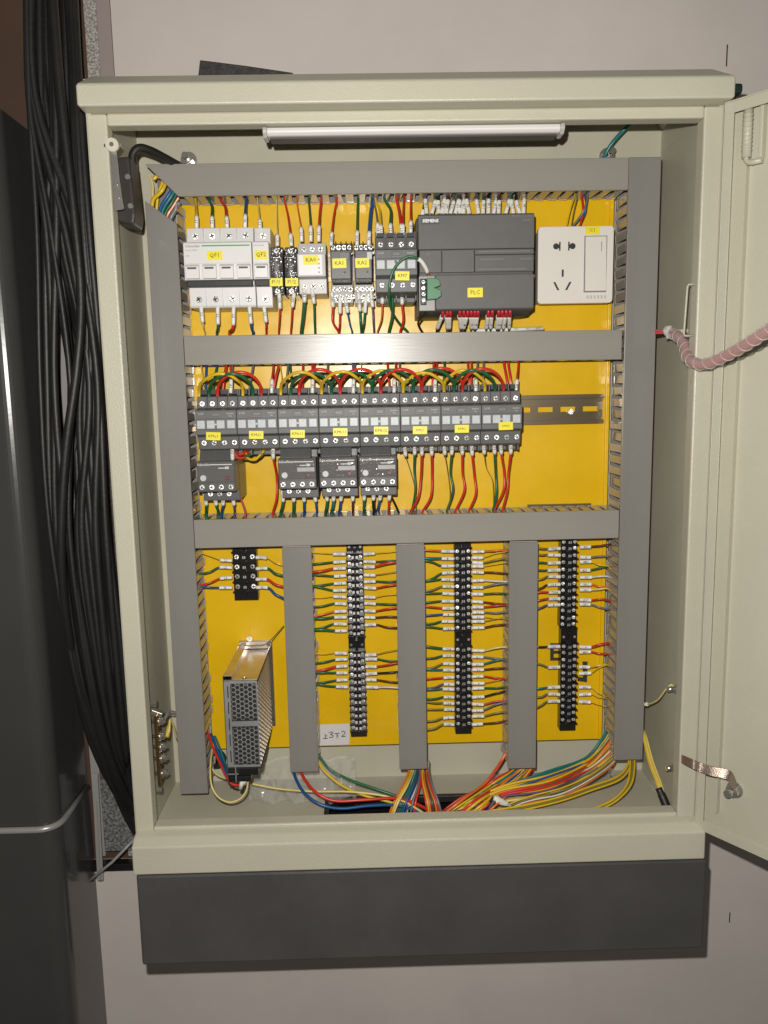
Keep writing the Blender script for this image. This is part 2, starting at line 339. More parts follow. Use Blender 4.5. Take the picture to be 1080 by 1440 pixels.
for k in range(9): g.cyl((.020, -.004, hz+.006+k*.004), (0, 0, 1), .0050, .0014, 12)
g.box(.012, .034, -.014, -.006, hz+.0475, hz+.052, .001); g.box(.030, .034, -.014, -.006, hz-.002, hz+.0475, .001); g.build('hinge_pin', CREAM, door)
g = M(); g.cyl((.040, -.0145, .058), (0, 1, 0), .009, .002, 14); g.cyl((.040, -.0125, .058), (0, 1, 0), .0072, .006, 6); g.cyl((.040, -.0065, .058), (0, 1, 0), .0042, .009, 12); ds = g.build('earth_stud', CHR, door)
# position helper on the door's inner face
def UD(a, b, off=0):
    d = ray(a, b); n = DN; t = ((H0+n*(-.0145+off)-CAM).dot(n))/d.dot(n); return CAM+d*t
for ch in door.children:
    ch.data.transform(Matrix.Diagonal((1, -1, 1, 1))); ch.data.flip_normals()
sp = UD(1034, 1110); q = dm.inverted() @ (sp-cab.location)
ds.location = (q.x-.040, 0, q.z-.058)
# mounting plate
mp = thing('mounting_plate', 'yellow glossy mounting plate carrying all the devices inside the cabinet', 'panel', (0, PLATE, .027))
g = M(); g.box(-.288, .2452, .0, .0025, 0, .675, .0008); g.build('plate_sheet', YEL, mp)
g = M(); g.box(.2405, .2452, -.0035, -.0003, 0.001, .672, .001); g.build('folded_edge', YEL, mp)
for (a, b) in ((255, 212), (868, 206)):
    p = U(a, b, .12); g = M(); g.cyl((p.x, .159, p.z), (0, -1, 0), .0095, .002, 20); g.cyl((p.x, .157, p.z), (0, -1, 0), .0078, .002, 20); g.cyl((p.x, .155, p.z), (0, -1, 0), .0062, .006, 6); g.cyl((p.x, .149, p.z), (0, -1, 0), .0035, .014, 12)
    g.prism([(p.x-.010, p.z-.022), (p.x+.010, p.z-.022), (p.x+.007, p.z-.008), (p.x-.007, p.z-.008)], .14, .143, .0005)
    g.build('fixing_stud', CHR, mp, (0, -PLATE, -.027))
for (a, b) in ((303, 1071), (857, 1091)):
    p = U(a, b, .15); g = M(); g.cyl((p.x, .159, p.z), (0, -1, 0), .009 if a > 500 else .013, .004, 18); g.cyl((p.x, .155, p.z), (0, -1, 0), .0055, .006, 6); g.cyl((p.x, .149, p.z), (0, -1, 0), .003, .01, 10)
    g.build('fixing_stud', CHR if a > 500 else BLKR, mp, (0, -PLATE, -.027))
p = U(351, 898, .1325); g = M(); g.cyl((p.x, .1325, p.z), (0, -1, 0), .0034, .0016, 14); g.cyl((p.x, .1309, p.z), (0, -1, 0), .0018, .0012, 6); tag(g.build('screw', SCR), 'small bright screw in the yellow plate above the power supply', 'screw')
g = M(); a = U(742, 712, .1325); b = U(832, 708, .1325); g.box(a.x, b.x, -.0006, -.0001, (a.z+b.z)/2-.002-.027, (a.z+b.z)/2+.001-.027, .0002); g.build('painted_slot', mat('brown_shadow_slot', (.14, .09, .03), .4), mp)  # flat bar; the slot's brownish reflection and shade are put into its colour
# black printed letters behind the right-hand block
def flat(polys, nm, mt, lab, cat, Y=PLATE-.0006, th=.0004):
    g = M()
    for P in polys: g.prism([(U(a, b, Y).x, U(a, b, Y).z) for a, b in P], Y, Y+th)
    return tag(g.build(nm, mt), lab, cat)
z4 = lambda L: [(740+a/4.235, 740+b/4.235) for a, b in L]
flat([z4([(143, 697), (200, 697), (200, 714), (164, 714), (164, 742), (200, 742), (200, 760), (164, 760), (164, 783), (200, 783), (200, 801), (143, 801)])], 'printed_letter', INK, 'black letter E printed on the yellow plate', 'letter')
flat([z4([(335, 806), (366, 806), (362, 930), (305, 922), (305, 898), (338, 900)])], 'printed_letter', INK, 'black letter J shape printed right of the lower right block', 'letter')

# ================================================================ DUCTS
CV0, CV1 = .0865, .0915
FP = .0133
def fingmesh():
    g = M(); g.prism([(-.0044, .0), (.0044, 0), (.0044, .033), (.0034, .0385), (-.0034, .0385), (-.0044, .033)], -.0006, .0006, 0, 0, 'z')
    g.box(-.0046, .0046, .0365, .0388, -.0014, .0010)
    return g.mesh('finger', FING)                     # local: x along duct, y from cover (0) to plate, z thickness
FM = fingmesh(); rf = random.Random(3)
def duct(label, poly, mt, sides, lo=None):
    """poly: cover outline in xz; sides: list of (x0,z0,x1,z1,separate) finger lines"""
    xs = [p[0] for p in poly]; zs = [p[1] for p in poly]
    o0 = Vector(((min(xs)+max(xs))/2, PLATE, min(zs)))
    t = thing('wire_duct', label, 'cable duct', o0, 'grey wire ducts on the plate')
    g = M(); g.prism([(x-o0.x, z-o0.z) for x, z in poly], CV0-PLATE, CV1-PLATE, .0007); g.build('cover', mt, t)
    e = .0012; g = M(); g.box(min(xs)+e-o0.x, max(xs)-e-o0.x, -.0035, -.0007, min(zs)+e-o0.z, max(zs)-e-o0.z); g.build('duct_base', BASEG, t)
    for x0, z0, x1, z1, sep in sides:
        a = Vector((x0, CV1, z0)); b = Vector((x1, CV1, z1)); L = (b-a).length; d = (b-a).normalized(); ang = math.atan2(d.z, d.x); n = int(L/FP)
        jm = M()
        for i in range(n):
            p = a+d*((i+.5)*L/n)-o0
            if sep:
                inst('finger', FM, t, p+Vector((0, .0005, 0)), (0, -ang+rf.uniform(-.10, .10), rf.uniform(-.05, .05)))
            else:
                u_ = Vector((0, 1, 0)); 
                if abs(d.x) > .5: jm.box(p.x-.0044, p.x+.0044, p.y, p.y+.0385, p.z-.0006, p.z+.0006)
                else: jm.box(p.x-.0006, p.x+.0006, p.y, p.y+.0385, p.z-.0044, p.z+.0044)
        if not sep: stuff(jm.build('finger_row', FING, t))
    return t
D1 = duct('grey wire duct running along the top of the plate', [(-.2805, .7212), (.2465, .7212), (.2465, .6875), (-.2465, .6875)], GREY, [(-.244, .6885, .246, .6885, 1), (-.279, .7202, .246, .7202, 0)])
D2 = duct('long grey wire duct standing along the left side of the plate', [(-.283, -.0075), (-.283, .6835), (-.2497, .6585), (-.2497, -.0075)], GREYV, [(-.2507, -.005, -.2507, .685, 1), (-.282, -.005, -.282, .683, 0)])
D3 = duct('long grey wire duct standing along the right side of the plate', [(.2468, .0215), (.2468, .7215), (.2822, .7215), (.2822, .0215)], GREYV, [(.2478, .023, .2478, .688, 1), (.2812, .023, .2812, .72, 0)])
D4 = duct('grey wire duct crossing between the breakers and the contactor row', [(-.2492, .5385), (.2440, .5370), (.2440, .5040), (-.2492, .5062)], GREY, [(-.247, .5372, .243, .5362, 1), (-.247, .507, .243, .505, 1)])
D5 = duct('grey wire duct crossing below the thermal relays', [(-.2492, .3302), (.2458, .3312), (.2458, .2980), (-.2492, .2966)], GREY, [(-.247, .3292, .245, .3302, 1), (-.247, .2978, .245, .2986, 0)])
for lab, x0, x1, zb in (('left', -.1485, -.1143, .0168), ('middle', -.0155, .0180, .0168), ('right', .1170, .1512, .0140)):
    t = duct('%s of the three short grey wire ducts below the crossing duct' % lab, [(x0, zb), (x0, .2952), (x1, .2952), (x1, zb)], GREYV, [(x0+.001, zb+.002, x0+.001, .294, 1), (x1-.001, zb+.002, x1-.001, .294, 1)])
    g = M(); cx = (x0+x1)/2; g.box(x0+.001-t.location.x, x1-.001-t.location.x, CV0-PLATE+.001, CV0-PLATE+.004, .2952-zb+.0003, .2952-zb+.0013); g.build('end_lip', FING, t)
# DIN rails
def rail(px0, px1, pym, label):
    a = U(px0, pym, .13); b = U(px1, pym, .13); z = (a.z+b.z)/2; L = b.x-a.x; t = thing('din_rail', label, 'mounting rail', (a.x, PLATE, z))
    g = M()
    for s in (1, -1):
        zz = lambda q, p: (min(q*s, p*s), max(q*s, p*s))
        g.box(0, L, -.0085, -.0075, *zz(.0135, .0175)); g.box(0, L, -.0075, -.0016, *zz(.0125, .0135)); g.box(0, L, -.0026, -.0016, *zz(.0030, .0125))
    x = 0
    while x < L-.001:
        g.box(x, min(x+.0095, L), -.0026, -.0016, -.0030, .0030); x += .0270
    g.build('rail_profile', RAILM, t); return t, z
_, KZ = rail(268, 848, 580, 'slotted steel mounting rail behind the contactor row, bare at its right end')
_, Z1R = rail(262, 750, 374, 'steel mounting rail behind the top row of devices')
p = U(803, 579, .128); g = M(); g.cyl((p.x, .1325, p.z), (0, -1, 0), .0032, .004, 12); tag(g.build('screw', SCR), 'bright screw in a slot of the bare mounting rail', 'screw')
# ================================================================ DEVICES
def R(a, b, c, d, Y):
    p = [U(a, b, Y), U(c, b, Y), U(a, d, Y), U(c, d, Y)]
    return (p[0].x+p[2].x)/2, (p[1].x+p[3].x)/2, (p[2].z+p[3].z)/2, (p[0].z+p[1].z)/2
def screwmesh(nm, r, slot=True, cross=True):
    g = M(); g.cyl((0, 0, 0), (0, -1, 0), r, .0012, 12, 0, r*.85)
    w_ = r*.16
    g.box(-r*.72, r*.72, -.00135, -.0011, -w_, w_, 0, 1)
    if cross: g.box(-w_, w_, -.00138, -.0011, -r*.72, r*.72, 0, 1)
    return g.mesh(nm, [SCR, DDG])
SM = screwmesh('terminal_screw', .0031); SMS = screwmesh('terminal_screw_small', .0023, cross=False)
rs = random.Random(11)
def screw(par, x, y, z, me=None, nm='terminal_screw', tilt=.12):
    return inst(nm, me or SM, par, (x, y, z), (rs.uniform(-tilt, tilt), rs.uniform(0, 3.1), rs.uniform(-tilt, tilt)))
TAGM = {}
def nametag(par, s, x, y, z, w_=.0145, h_=.0085, ang=0, size=.0052):
    k = (w_, h_)
    if k not in TAGM:
        g = M(); g.box(-w_/2, w_/2, -.0003, 0, -h_/2, h_/2); TAGM[k] = g.mesh('name_tag', TAG)
    t = inst('name_tag', TAGM[k], par, (x, y, z), (0, ang, 0))
    text(s, size, INK, t, (0, -.00045, 0)); return t
# ---- contactor
KW = .0447
def make_contactor(label, ):
    t = thing('contactor', label, 'contactor', (0, 0, 0), 'charcoal contactors')
    H = .056; w2 = KW/2
    g = M()
    g.box(-w2+.0006, w2-.0006, -.046, -.009, -.009, H+.010, .0012)                     # rear body
    g.prism([(-.0455, -.004), (-.0455, H+.004), (-.066, H+.002), (-.068, H-.0105), (-.080, H-.0128), (-.080, .0165), (-.072, .0140), (-.070, .0), (-.058, -.003)], -w2, w2, .0007, 0, 'x')
    for sgn in (0, 1):                                                            # ribs between terminals
        for i in range(5):
            x = -w2+.0008+i*(KW-.0016)/4
            if sgn: g.box(x-.0006, x+.0006, -.0575, -.0445, H+.003, H+.0095)
            else: g.box(x-.0006, x+.0006, -.0600, -.0445, -.008, -.0025)
    g.build('body', DG, t)
    g = M()
    for i in (0, 1, 2): x = -w2+.0113+i*.0112; g.box(x-.0003, x+.0003, -.0686, -.0655, H-.0100, H+.0015)
    for i in range(4): x = -w2+.0057+i*.0112; g.box(x-.0036, x+.0036, -.056, -.0450, H+.0045, H+.0088)
    g.build('terminal_recess', DDG, t)
    for i in range(4):
        x = -w2+.0057+i*.0112
        screw(t, x, -.0678, H-.0058); screw(t, x+.0008, -.0715, .0072)
    for i, x in enumerate((-w2+.0056, -w2+.0163, -w2+.0272, -w2+.0385)):
        g = M(); g.box(x-.0043, x+.0043, -.0806, -.0795, .0232, .0322, .0004)
        if i in (1,): g.box(x+.0043, x+.0066, -.0803, -.0795, .0268, .0286)
        g.build('marker_window', LG, t)
    g = M(); g.box(-.0055, .0055, -.0806, -.0795, .0345, .0415, .0005); g.box(-.0042, .0042, -.0822, -.0806, .0362, .0405, .0005); g.build('latch', mat('mid_grey_plastic', (.15, .15, .15), .45), t)
    g = M(); g.box(-w2+.0005, w2-.0005, -.0803, -.0797, .0220, .0224); g.box(-w2+.0005, w2-.0005, -.0803, -.0797, .0336, .0340); g.box(-w2+.0005, w2-.0005, -.0803, -.0797, .0166, .0170)
    g.build('seam', DDG, t)
    text('LC1E', .0026, INKW, t, (-w2+.0060, -.0802, .0395)); text('EasyPact', .0022, INKW, t, (w2-.0067, -.0802, .0395)); text('TVS', .0020, INKW, t, (w2-.0067, -.0802, .0365))
    return t
Kx0 = U(275, 593, .055).x; Kx1 = U(734.5, 588, .055).x; Kz = R(275, 558, 734, 628.5, .055)[2]; pitch = (Kx1-Kx0)/8
k0 = make_contactor('first of the row')
ktags = ['KMu1', 'KMd1', 'KMt11', 'KMh11', 'KMh12', 'KMfs1', 'KMfss', 'KMfs2']
klab = ['charcoal contactor tagged KMu1, at the left end of the long row', 'charcoal contactor tagged KMd1, with yellow plate bare below it', 'charcoal contactor tagged KMt11, third in the long row',
 'charcoal contactor tagged KMh11, fourth in the long row', 'charcoal contactor tagged KMh12, above the last thermal relay', 'charcoal contactor sixth in the long row, right of the one tagged KMh12',
 'charcoal contactor seventh in the long row, second from the right end', 'charcoal contactor at the right end of the long row beside the bare rail']
KX = [Kx0+pitch*(i+.5) for i in range(8)]
ks = [k0]+[ctree(k0) for _ in range(8)]
p7 = R(529, 330, 586, 412, .055)
for i, o in enumerate(ks):
    if i < 8:
        o.location = (KX[i], PLATE, Kz); o['label'] = klab[i]
        nametag(o, ktags[i], (-.0035, -.0015, -.001, .001, .001, -.001, .0003, .004)[i], -.0812, (.0150, .0155, .0158, .0168, .0176, .0172, .0178, .0200)[i], .0158, .0088, (.05, .03, .03, .02, .02, .02, 0, -.02)[i], .0046 if i < 5 else .0034)
    else:
        o.location = (U(557.5, 372, .055).x, PLATE, p7[2]+.002); o['label'] = 'single charcoal contactor tagged KM7 in the top row beside the controller'
        nametag(o, 'KM7', .006, -.0812, .0155, .0152, .0095, .03, .0052)
KX7 = ks[8].location.x; KZ7 = ks[8].location.z
# ---- thermal relays
def make_relay():
    t = thing('thermal_relay', '', 'thermal relay', (0, 0, 0), 'thermal relays hanging below the contactors'); w2 = .0212
    g = M(); g.box(-w2+.001, w2+.0005, -.052, -.002, -.013, .045, .001); g.box(-w2, w2, -.076, -.052, .0, .0345, .0012); g.prism([(-.052, .0345), (-.070, .0345), (-.060, .050), (-.052, .050)], -w2+.002, w2-.006, .0008, 0, 'x')
    for x in (-.014, -.003, .008): g.box(x-.0022, x+.0022, -.058, -.052, .046, .053)
    g.build('body', DG2, t)
    g = M(); g.box(-w2+.0012, w2-.0012, -.0775, -.0762, .0112, .0335, .0005); g.build('clear_cover', mat('clear_relay_cover', (.135, .13, .125), .12, bump=(240, .5, .001), coat=.6), t)
    g = M(); g.box(-.006, w2-.003, -.0782, -.0776, .0302, .0312); g.box(.003, .011, -.0779, -.0775, .0262, .0272); g.build('printed_bar', INKW, t)
    text('Schneider', .0036, INKW, t, (-w2+.0082, -.0779, .0308), bold=.00008)
    g = M(); g.cyl((-w2+.0073, -.0775, .0160), (0, -1, 0), .0033, .0018, 18); g.build('setting_dial', mat('pale_dial', (.55, .55, .54), .4), t)
    g = M(); g.box(.0105, .0150, -.0786, -.0776, .0135, .0178, .0004); g.build('reset_button', mat('dull_red', (.16, .035, .035), .4), t)
    g = M(); g.box(.0105, .0150, -.0789, -.0776, .0255, .0285, .0004); g.build('test_button', LG, t)
    g = M(); g.box(-w2+.001, w2-.001, -.0763, -.0755, .0099, .0102); g.build('seam', DDG, t)
    for i in range(4): screw(t, -w2+.0052+i*.0107, -.0762, .0055)
    for i in range(3): screw(t, -w2+.0092+i*.0107, -.0525, -.0050)
    return t
r0 = make_relay()
rl = [(276.5, 331, 692, 'thermal relay under the contactor tagged KMu1, its printed cover without a pale sticker'), (392, 444, 688, 'thermal relay under the contactor tagged KMt11, left of a group of three'),
      (449, 502, 686, 'thermal relay with a pale sticker, in the middle of the group of three'), (505, 558, 684.5, 'thermal relay at the right end of the group, under the contactor tagged KMh12')]
rels = [r0]+[ctree(r0) for _ in range(3)]
for i, (o, (a, b, zb, lb)) in enumerate(zip(rels, rl)):
    q = R(a, 646, b, zb, .058); o.location = ((q[0]+q[1])/2, PLATE, q[2]); o['label'] = lb
    if i:
        g = M(); g.box(.0, .0195, -.0785, -.0777, .0196, .0245, .0003); g.build('sticker', mat('grey_sticker', (.33, .32, .31), .35, var=(400, .2)), o)
# ---- circuit breakers
def breaker(name, label, pxl, pxr, n, tagt, tx, YF=.062):
    q = R(pxl, 320, pxr, 433, YF); lo = U((pxl+pxr)/2+2, 375, YF); w_ = U(pxr, 350, YF).x-U(pxl, 350, YF).x
    cx = lo.x; zt = U((pxl+pxr)/2, 320.5, .085).z; zb = U((pxl+pxr)/2, 433, .085).z; H = zt-zb
    t = thing(name, label, 'circuit breaker', (cx, PLATE, zb)); w2 = w_/2-.0002
    zu = U(300, 342, .066).z-zb; zl = U(300, 404, .08).z-zb; zm1 = U(300, 371, .062).z-zb; zbar = U(300, 394, .062).z-zb; zbar2 = U(300, 401, .07).z-zb
    g = M()
    g.prism([(-.002, .0), (-.050, .0), (-.052, .002), (-.054, zl), (-.060, zbar2), (-.060, zbar), (-.073, zbar+.0005), (-.073, zu-.0005), (-.0715, zu+.0010), (-.054, zu+.001), (-.050, H), (-.002, H)], -w2, w2, .0006, 0, 'x')
    g.build('body', WH, t)
    g = M(); g.box(-w2+.0012, w2-.0012, -.0690, -.0598, zbar2-.0018, zbar+.0002, .0006); g.build('toggle_bar', DDG, t)
    pw = w_/n
    for i in range(n):
        x = -w2+pw*(i+.5)
        g = M(); g.prism([(-.070, zbar+.001), (-.0765, zbar+.0015), (-.0775, zm1-.003), (-.0745, zm1-.0005), (-.070, zm1-.0005)], x-pw*.40, x+pw*.40, .0006, 0, 'x'); tg = g.build('toggle', WH, t)
        g = M(); g.box(x-pw*.26, x+pw*.26, -.0784, -.0755, zm1-.0058, zm1-.0040); g.build('status_mark', mat('dark_grey_mark', (.07, .07, .07)), tg)
        for o_ in (screw(t, x+.0005, -.0515, H-.009), screw(t, x+.0010, -.0527, .009)): o_.scale = (1.2, 1.2, 1.2)
        if i: g = M(); g.box(x-pw/2-.00015, x-pw/2+.00015, -.0544, -.0505, zu+.003, H-.001); g.box(x-pw/2-.00015, x-pw/2+.00015, -.0544, -.0515, .001, zl-.001); g.build('pole_seam', LG, t)
    g = M(); g.box(-w2+.0006, w2-.0006, -.0733, -.0728, zm1+.0003, zm1+.0007); g.build('face_seam', LG, t)
    zt_ = zu-.0035
    if n > 1:
        g = M(); g.box(-w2+.020, w2-.002, -.0735, -.0728, zt_-.0004, zt_+.0008); g.build('green_line', GRN, t)
        text('Schneider', .0040, INKG, t, (-w2+.0022, -.0733, zt_), align='LEFT', bold=.00005); text('Acti9 iC65N', .0024, INKG, t, (-w2+.0022, -.0733, zt_-.0042), align='LEFT')
        text('C32', .0024, INKG, t, (-w2+.0022, -.0733, zt_-.0100), align='LEFT')
    else:
        text('Schneider', .0030, INKG, t, (-w2+.0010, -.0733, zt_), align='LEFT')
    nametag(t, tagt, tx, -.0738, zu-.0135, .0158 if n > 1 else .0135, .0092, -.02, .0062)
    return t, cx, zb, H, pw, w2
b1 = breaker('circuit_breaker', 'wide white four-pole circuit breaker tagged QF1', 256.5, 353, 4, 'QF1', -.003)
b2 = breaker('circuit_breaker', 'narrow white single-pole circuit breaker tagged QF2', 353.5, 377, 1, 'QF2', .0005)
# ---- fuses
for i, (a, b, tg, lb) in enumerate(((380.5, 398, 'FU1', 'black glass-topped fuse holder tagged FU1, next to the white breakers'), (400, 418, 'FU2', 'black glass-topped fuse holder tagged FU2, next to the white relay'))):
    q = R(a, 345, b, 414, .075); w2 = (q[1]-q[0])/2; H = q[3]-q[2]; t = thing('fuse_holder', lb, 'fuse holder', ((q[0]+q[1])/2, PLATE, q[2]))
    g = M(); g.box(-w2, w2, -.050, -.002, 0, H, .0012); g.box(-w2, w2, -.0585, -.050, .009, H-.010, .001); g.build('body', mat('smoky_black_plastic', (.06, .057, .054), .14, bump=(200, .9, .002), coat=.5), t)
    g = M(); g.cyl((0, -.059, .013), (0, 0, 1), .0028, H-.026, 12); g.build('fuse_tube', mat('fuse_glass', (.55, .55, .55), .18, .6, bump=(260, 1., .003)), t)  # tube colour lightened to carry the flash glare
    for z in (.013, H-.018): g = M(); g.cyl((0, -.059, z), (0, 0, 1), .0034, .005, 12); g.build('end_cap', CHR, t)
    for z in (.0045, H-.0045): screw(t, -.001, -.0505, z)
    for z in (.022, .030, .038): g = M(); g.box(-w2+.001, w2-.001, -.0632, -.0585, z, z+.0012, .0004); g.build('glint_rib', mat('glint_metal', (.35, .35, .35), .2, .7, bump=(300, 1., .002)), t)  # bright metal ribs added to stand in for flash glints
    nametag(t, tg, (-.0008, .0010)[i], -.0640, .0125, .0142, .0085, 0, .0058)
# ---- phase relay KA0
q = R(418, 338, 458, 411, .068); w2 = (q[1]-q[0])/2; H = q[3]-q[2]
t = thing('phase_relay', 'white phase relay tagged KA0 with a blank bright front', 'relay', ((q[0]+q[1])/2, PLATE, q[2])); A0 = t.location.copy(); A0w = w2; A0H = H
g = M(); g.prism([(-.002, 0), (-.050, 0), (-.052, .016), (-.067, .0165), (-.067, H-.0135), (-.052, H-.013), (-.050, H), (-.002, H)], -w2, w2, .0008, 0, 'x'); g.build('body', mat('pale_grey_plastic', (.50, .49, .47), .4, var=(60, .05)), t)
g = M(); g.box(-w2+.0015, w2-.0035, -.0676, -.0668, .018, H-.015, .0003); g.build('front_label', mat('bright_white_label', (.82, .82, .82), .3), t)
for i in range(3):
    x = -w2+.0065+i*.0093
    for z in (.008, H-.007): screw(t, x, -.0512, z)
for k in range(4): g = M(); g.cyl((w2-.0072, -.0677, H-.020-k*.0045), (0, -1, 0), .00085, .0005, 10); g.build('indicator', INKG, t)
nametag(t, 'KA0', -.0005, -.0682, H*.62, .0165, .0098, -.02, .0062)
# ---- plug-in relays
for i, (a, b, tg, lb) in enumerate(((463.5, 496, 'KA1', 'dark plug-in relay tagged KA1 in its screw socket'), (497, 525.5, 'KA2', 'dark plug-in relay tagged KA2 in its screw socket'))):
    q = R(a, 338, b, 424, .075); w2 = (q[1]-q[0])/2-.0003; H = q[3]-q[2]; t = thing('plug_in_relay', lb, 'relay', ((q[0]+q[1])/2, PLATE, q[2]))
    zr0 = U(480, 393, .06).z-q[2]; zr1 = U(480, 352, .06).z-q[2]
    g = M(); g.box(-w2, w2, -.026, -.002, 0, H, .001); g.box(-w2, w2, -.040, -.026, 0, zr0-.001, .0008); g.box(-w2, w2, -.040, -.026, zr1+.001, H, .0008); g.build('screw_socket', mat('grey_socket_plastic', (.30, .29, .28), .35), t)
    g = M()
    for k in range(5): x = -w2+.0008+k*(2*w2-.0016)/4; g.box(x-.0006, x+.0006, -.0455, -.036, zr1+.003, H+.0015)
    g.box(-w2, w2, -.0415, -.040, zr1+.001, H, .0005); g.build('barrier', BLK, t)
    g = M(); g.box(-w2+.0015, w2-.0012, -.075, -.026, zr0, zr1, .0012); g.build('relay_body', DG2, t)
    g = M(); g.box(-.001 if i == 0 else .004, .0095, -.0762, -.075, zr1-.0100, zr1-.0022, .0004); g.build('test_flap', mat('mid_grey_plastic', (1, 1, 1)) if i == 0 else LG, t)
    g = M(); g.cyl((.004, -.075, zr0+.0075), (0, -1, 0), .0011, .0008, 10); g.build('indicator', BLK, t)
    for k in range(4):
        x = -w2+.0035+k*.0066*(2*w2/.0265)
        screw(t, x, -.0417, H-.0045); screw(t, x+.001, -.0417, H-.0105, SMS); screw(t, x, -.0405, zr0-.0065); screw(t, x+.002, -.0405, zr0-.0145); 
        if k < 3: screw(t, x+.004, -.0405, .0035)
    nametag(t, tg, -.0012, -.0765, (zr0+zr1)/2+.0015, .0150, .0100, -.02, .0058)
# ---- controller
YF = .055
q = R(588.5, 300, 751, 436, YF); w2 = (q[1]-q[0])/2; H = q[3]-q[2]; PX = (q[0]+q[1])/2; PZ = q[2]
t = thing('programmable_controller', 'wide dark grey programmable controller tagged PLC', 'controller', (PX, PLATE, PZ))
zz = lambda py: U(670, py, YF).z-PZ
xx = lambda px, py=370: U(px, py, YF).x-PX
yf = -(PLATE-YF)
g = M(); g.box(-w2-.0005, w2+.0005, -.050, -.002, -.004, H+.002, .001); g.prism([(-.050, -.004), (yf+.0035, 0), (yf+.0035, H), (-.050, H+.002)], -w2+.0008, w2-.0008, .0006, 0, 'x')
g.build('body', mat('darker_controller_plastic', (.075, .072, .068), .5), t)
g = M(); g.prism([(yf+.0035, zz(350)), (yf-.0005, zz(350)), (yf-.0005, H-.0015), (yf+.002, H), (yf+.006, H)], -w2, w2, .0008, 0, 'x'); g.build('upper_flap', PLCM, t)
g = M(); g.prism([(yf+.006, 0), (yf+.002, 0), (yf-.0005, .0015), (yf-.0005, zz(386)), (yf+.0035, zz(386))], xx(612), w2, .0008, 0, 'x'); g.build('lower_flap', PLCM, t)
for a, b, c, d, nm in ((590, 621, 351, 382.5, 'front_panel'), (621.6, 667, 351, 382.5, 'front_panel'), (667.6, 750.5, 351, 358, 'front_panel'), (667.6, 750.5, 359, 382.5, 'front_panel')):
    g = M(); g.box(xx(a), xx(b), yf, yf+.004, zz(d), zz(c), .0005); g.build(nm, PLCM, t)
g = M(); g.box(xx(593), xx(617.5, 310), yf-.0010, yf-.0006, zz(314.5), zz(305.5)); g.build('logo_plate', mat('logo_plate_grey', (.05, .055, .055), .4), t)
text('SIEMENS', .0046, mat('bright_white_print', (.8, .8, .8), .5), t, (xx(605.3, 310), yf-.0013, zz(310)), bold=.00018)
text('SIMATIC S7-200', .0034, mat('faint_print', (.20, .20, .20)), t, (xx(748, 305), yf-.0012, zz(305)), align='RIGHT'); text('SMART', .0034, mat('faint_print', (.2, .2, .2)), t, (xx(748, 311), yf-.0012, zz(311)), align='RIGHT')
text('ST', .0042, mat('faint_print', (.2, .2, .2)), t, (xx(602), yf-.0004, zz(357)))
for zp, a, b in ((354, 674, 744), (379, 672, 738), (365, 676, 707), (365, 732, 748)):
    g = M(); x = xx(a)
    while x < xx(b): g.box(x, x+.0012, yf-.0004, yf-.0001, zz(zp)-.0007, zz(zp)+.0007); x += .0021
    g.build('printed_row', mat('faint_print', (.2, .2, .2)), t)
nametag(t, 'PLC', xx(668), yf-.0008, zz(411.5), .0165, .0100, 0, .0062)
g = M(); g.box(xx(588.8), xx(611.3), yf-.0002, yf+.0035, zz(436), zz(387), .0006); g.build('terminal_bay', mat('grey_socket_plastic', (1, 1, 1)), t)
g = M(); g.box(xx(590.5), xx(599), yf-.0025, yf-.0002, zz(428), zz(391), .0006); g.build('terminal_strip', BLK, t)
for k in range(4): screw(t, xx(594.7), yf-.0026, zz(396+k*8.5), SMS)
g = M(); g.prism([(xx(599), zz(422)), (xx(613), zz(421)), (xx(619), zz(417)), (xx(619), zz(409)), (xx(610), zz(405.5)), (xx(618), zz(402.5)), (xx(617), zz(395)), (xx(611), zz(392)), (xx(599), zz(391.5))], yf-.011, yf-.0003, .0007); g.build('green_plug', mat('green_connector', (.045, .20, .085), .4), t, label='green screw plug')
# ---- wall socket
q = R(756.5, 318, 862.5, 426.5, .10); w2 = (q[1]-q[0])/2; H = q[3]-q[2]; SX = (q[0]+q[1])/2; SZ = q[2]
t = thing('socket_outlet', 'white square socket outlet with a rocker switch, tagged C1', 'socket', (SX, PLATE, SZ))
x5 = lambda a: U(700+a/2.842, 370, .10).x-SX
z5 = lambda b: U(810, 200+b/2.842, .10).z-SZ
g = M(); g.box(-w2+.003, w2-.003, -.027, -.001, .002, H-.002, .001); g.build('surface_box', mat('grey_box', (.42, .40, .37), .4), t)
bm_ = bmesh.new(); rr = .004; poly = []
for cx, cz, a0 in ((w2-rr, rr, -90), (w2-rr, H-rr, 0), (-w2+rr, H-rr, 90), (-w2+rr, rr, 180)): poly += [(cx+rr*math.cos(math.radians(a0+k*22.5)), cz+rr*math.sin(math.radians(a0+k*22.5))) for k in range(5)]
g = M(); g.prism(poly, -.035, -.027, .0008); g.build('face_plate', WHP, t)
g = M(); g.box(x5(346)-.0004, x5(434)+.0004, -.0353, -.0348, z5(600)-.0003, z5(376)+.0003); g.build('switch_gap', INKG, t)
g = M(); g.prism([(-.0352, z5(597)), (-.0392, z5(597)), (-.0362, z5(378)), (-.0352, z5(378))], x5(348), x5(432), .0006, 0, 'x'); rk = g.build('rocker', WHP, t)
g = M(); g.box(x5(410.5), x5(412.5), -.0373, -.0366, z5(438), z5(400)); g.build('switch_mark', INKG, rk)
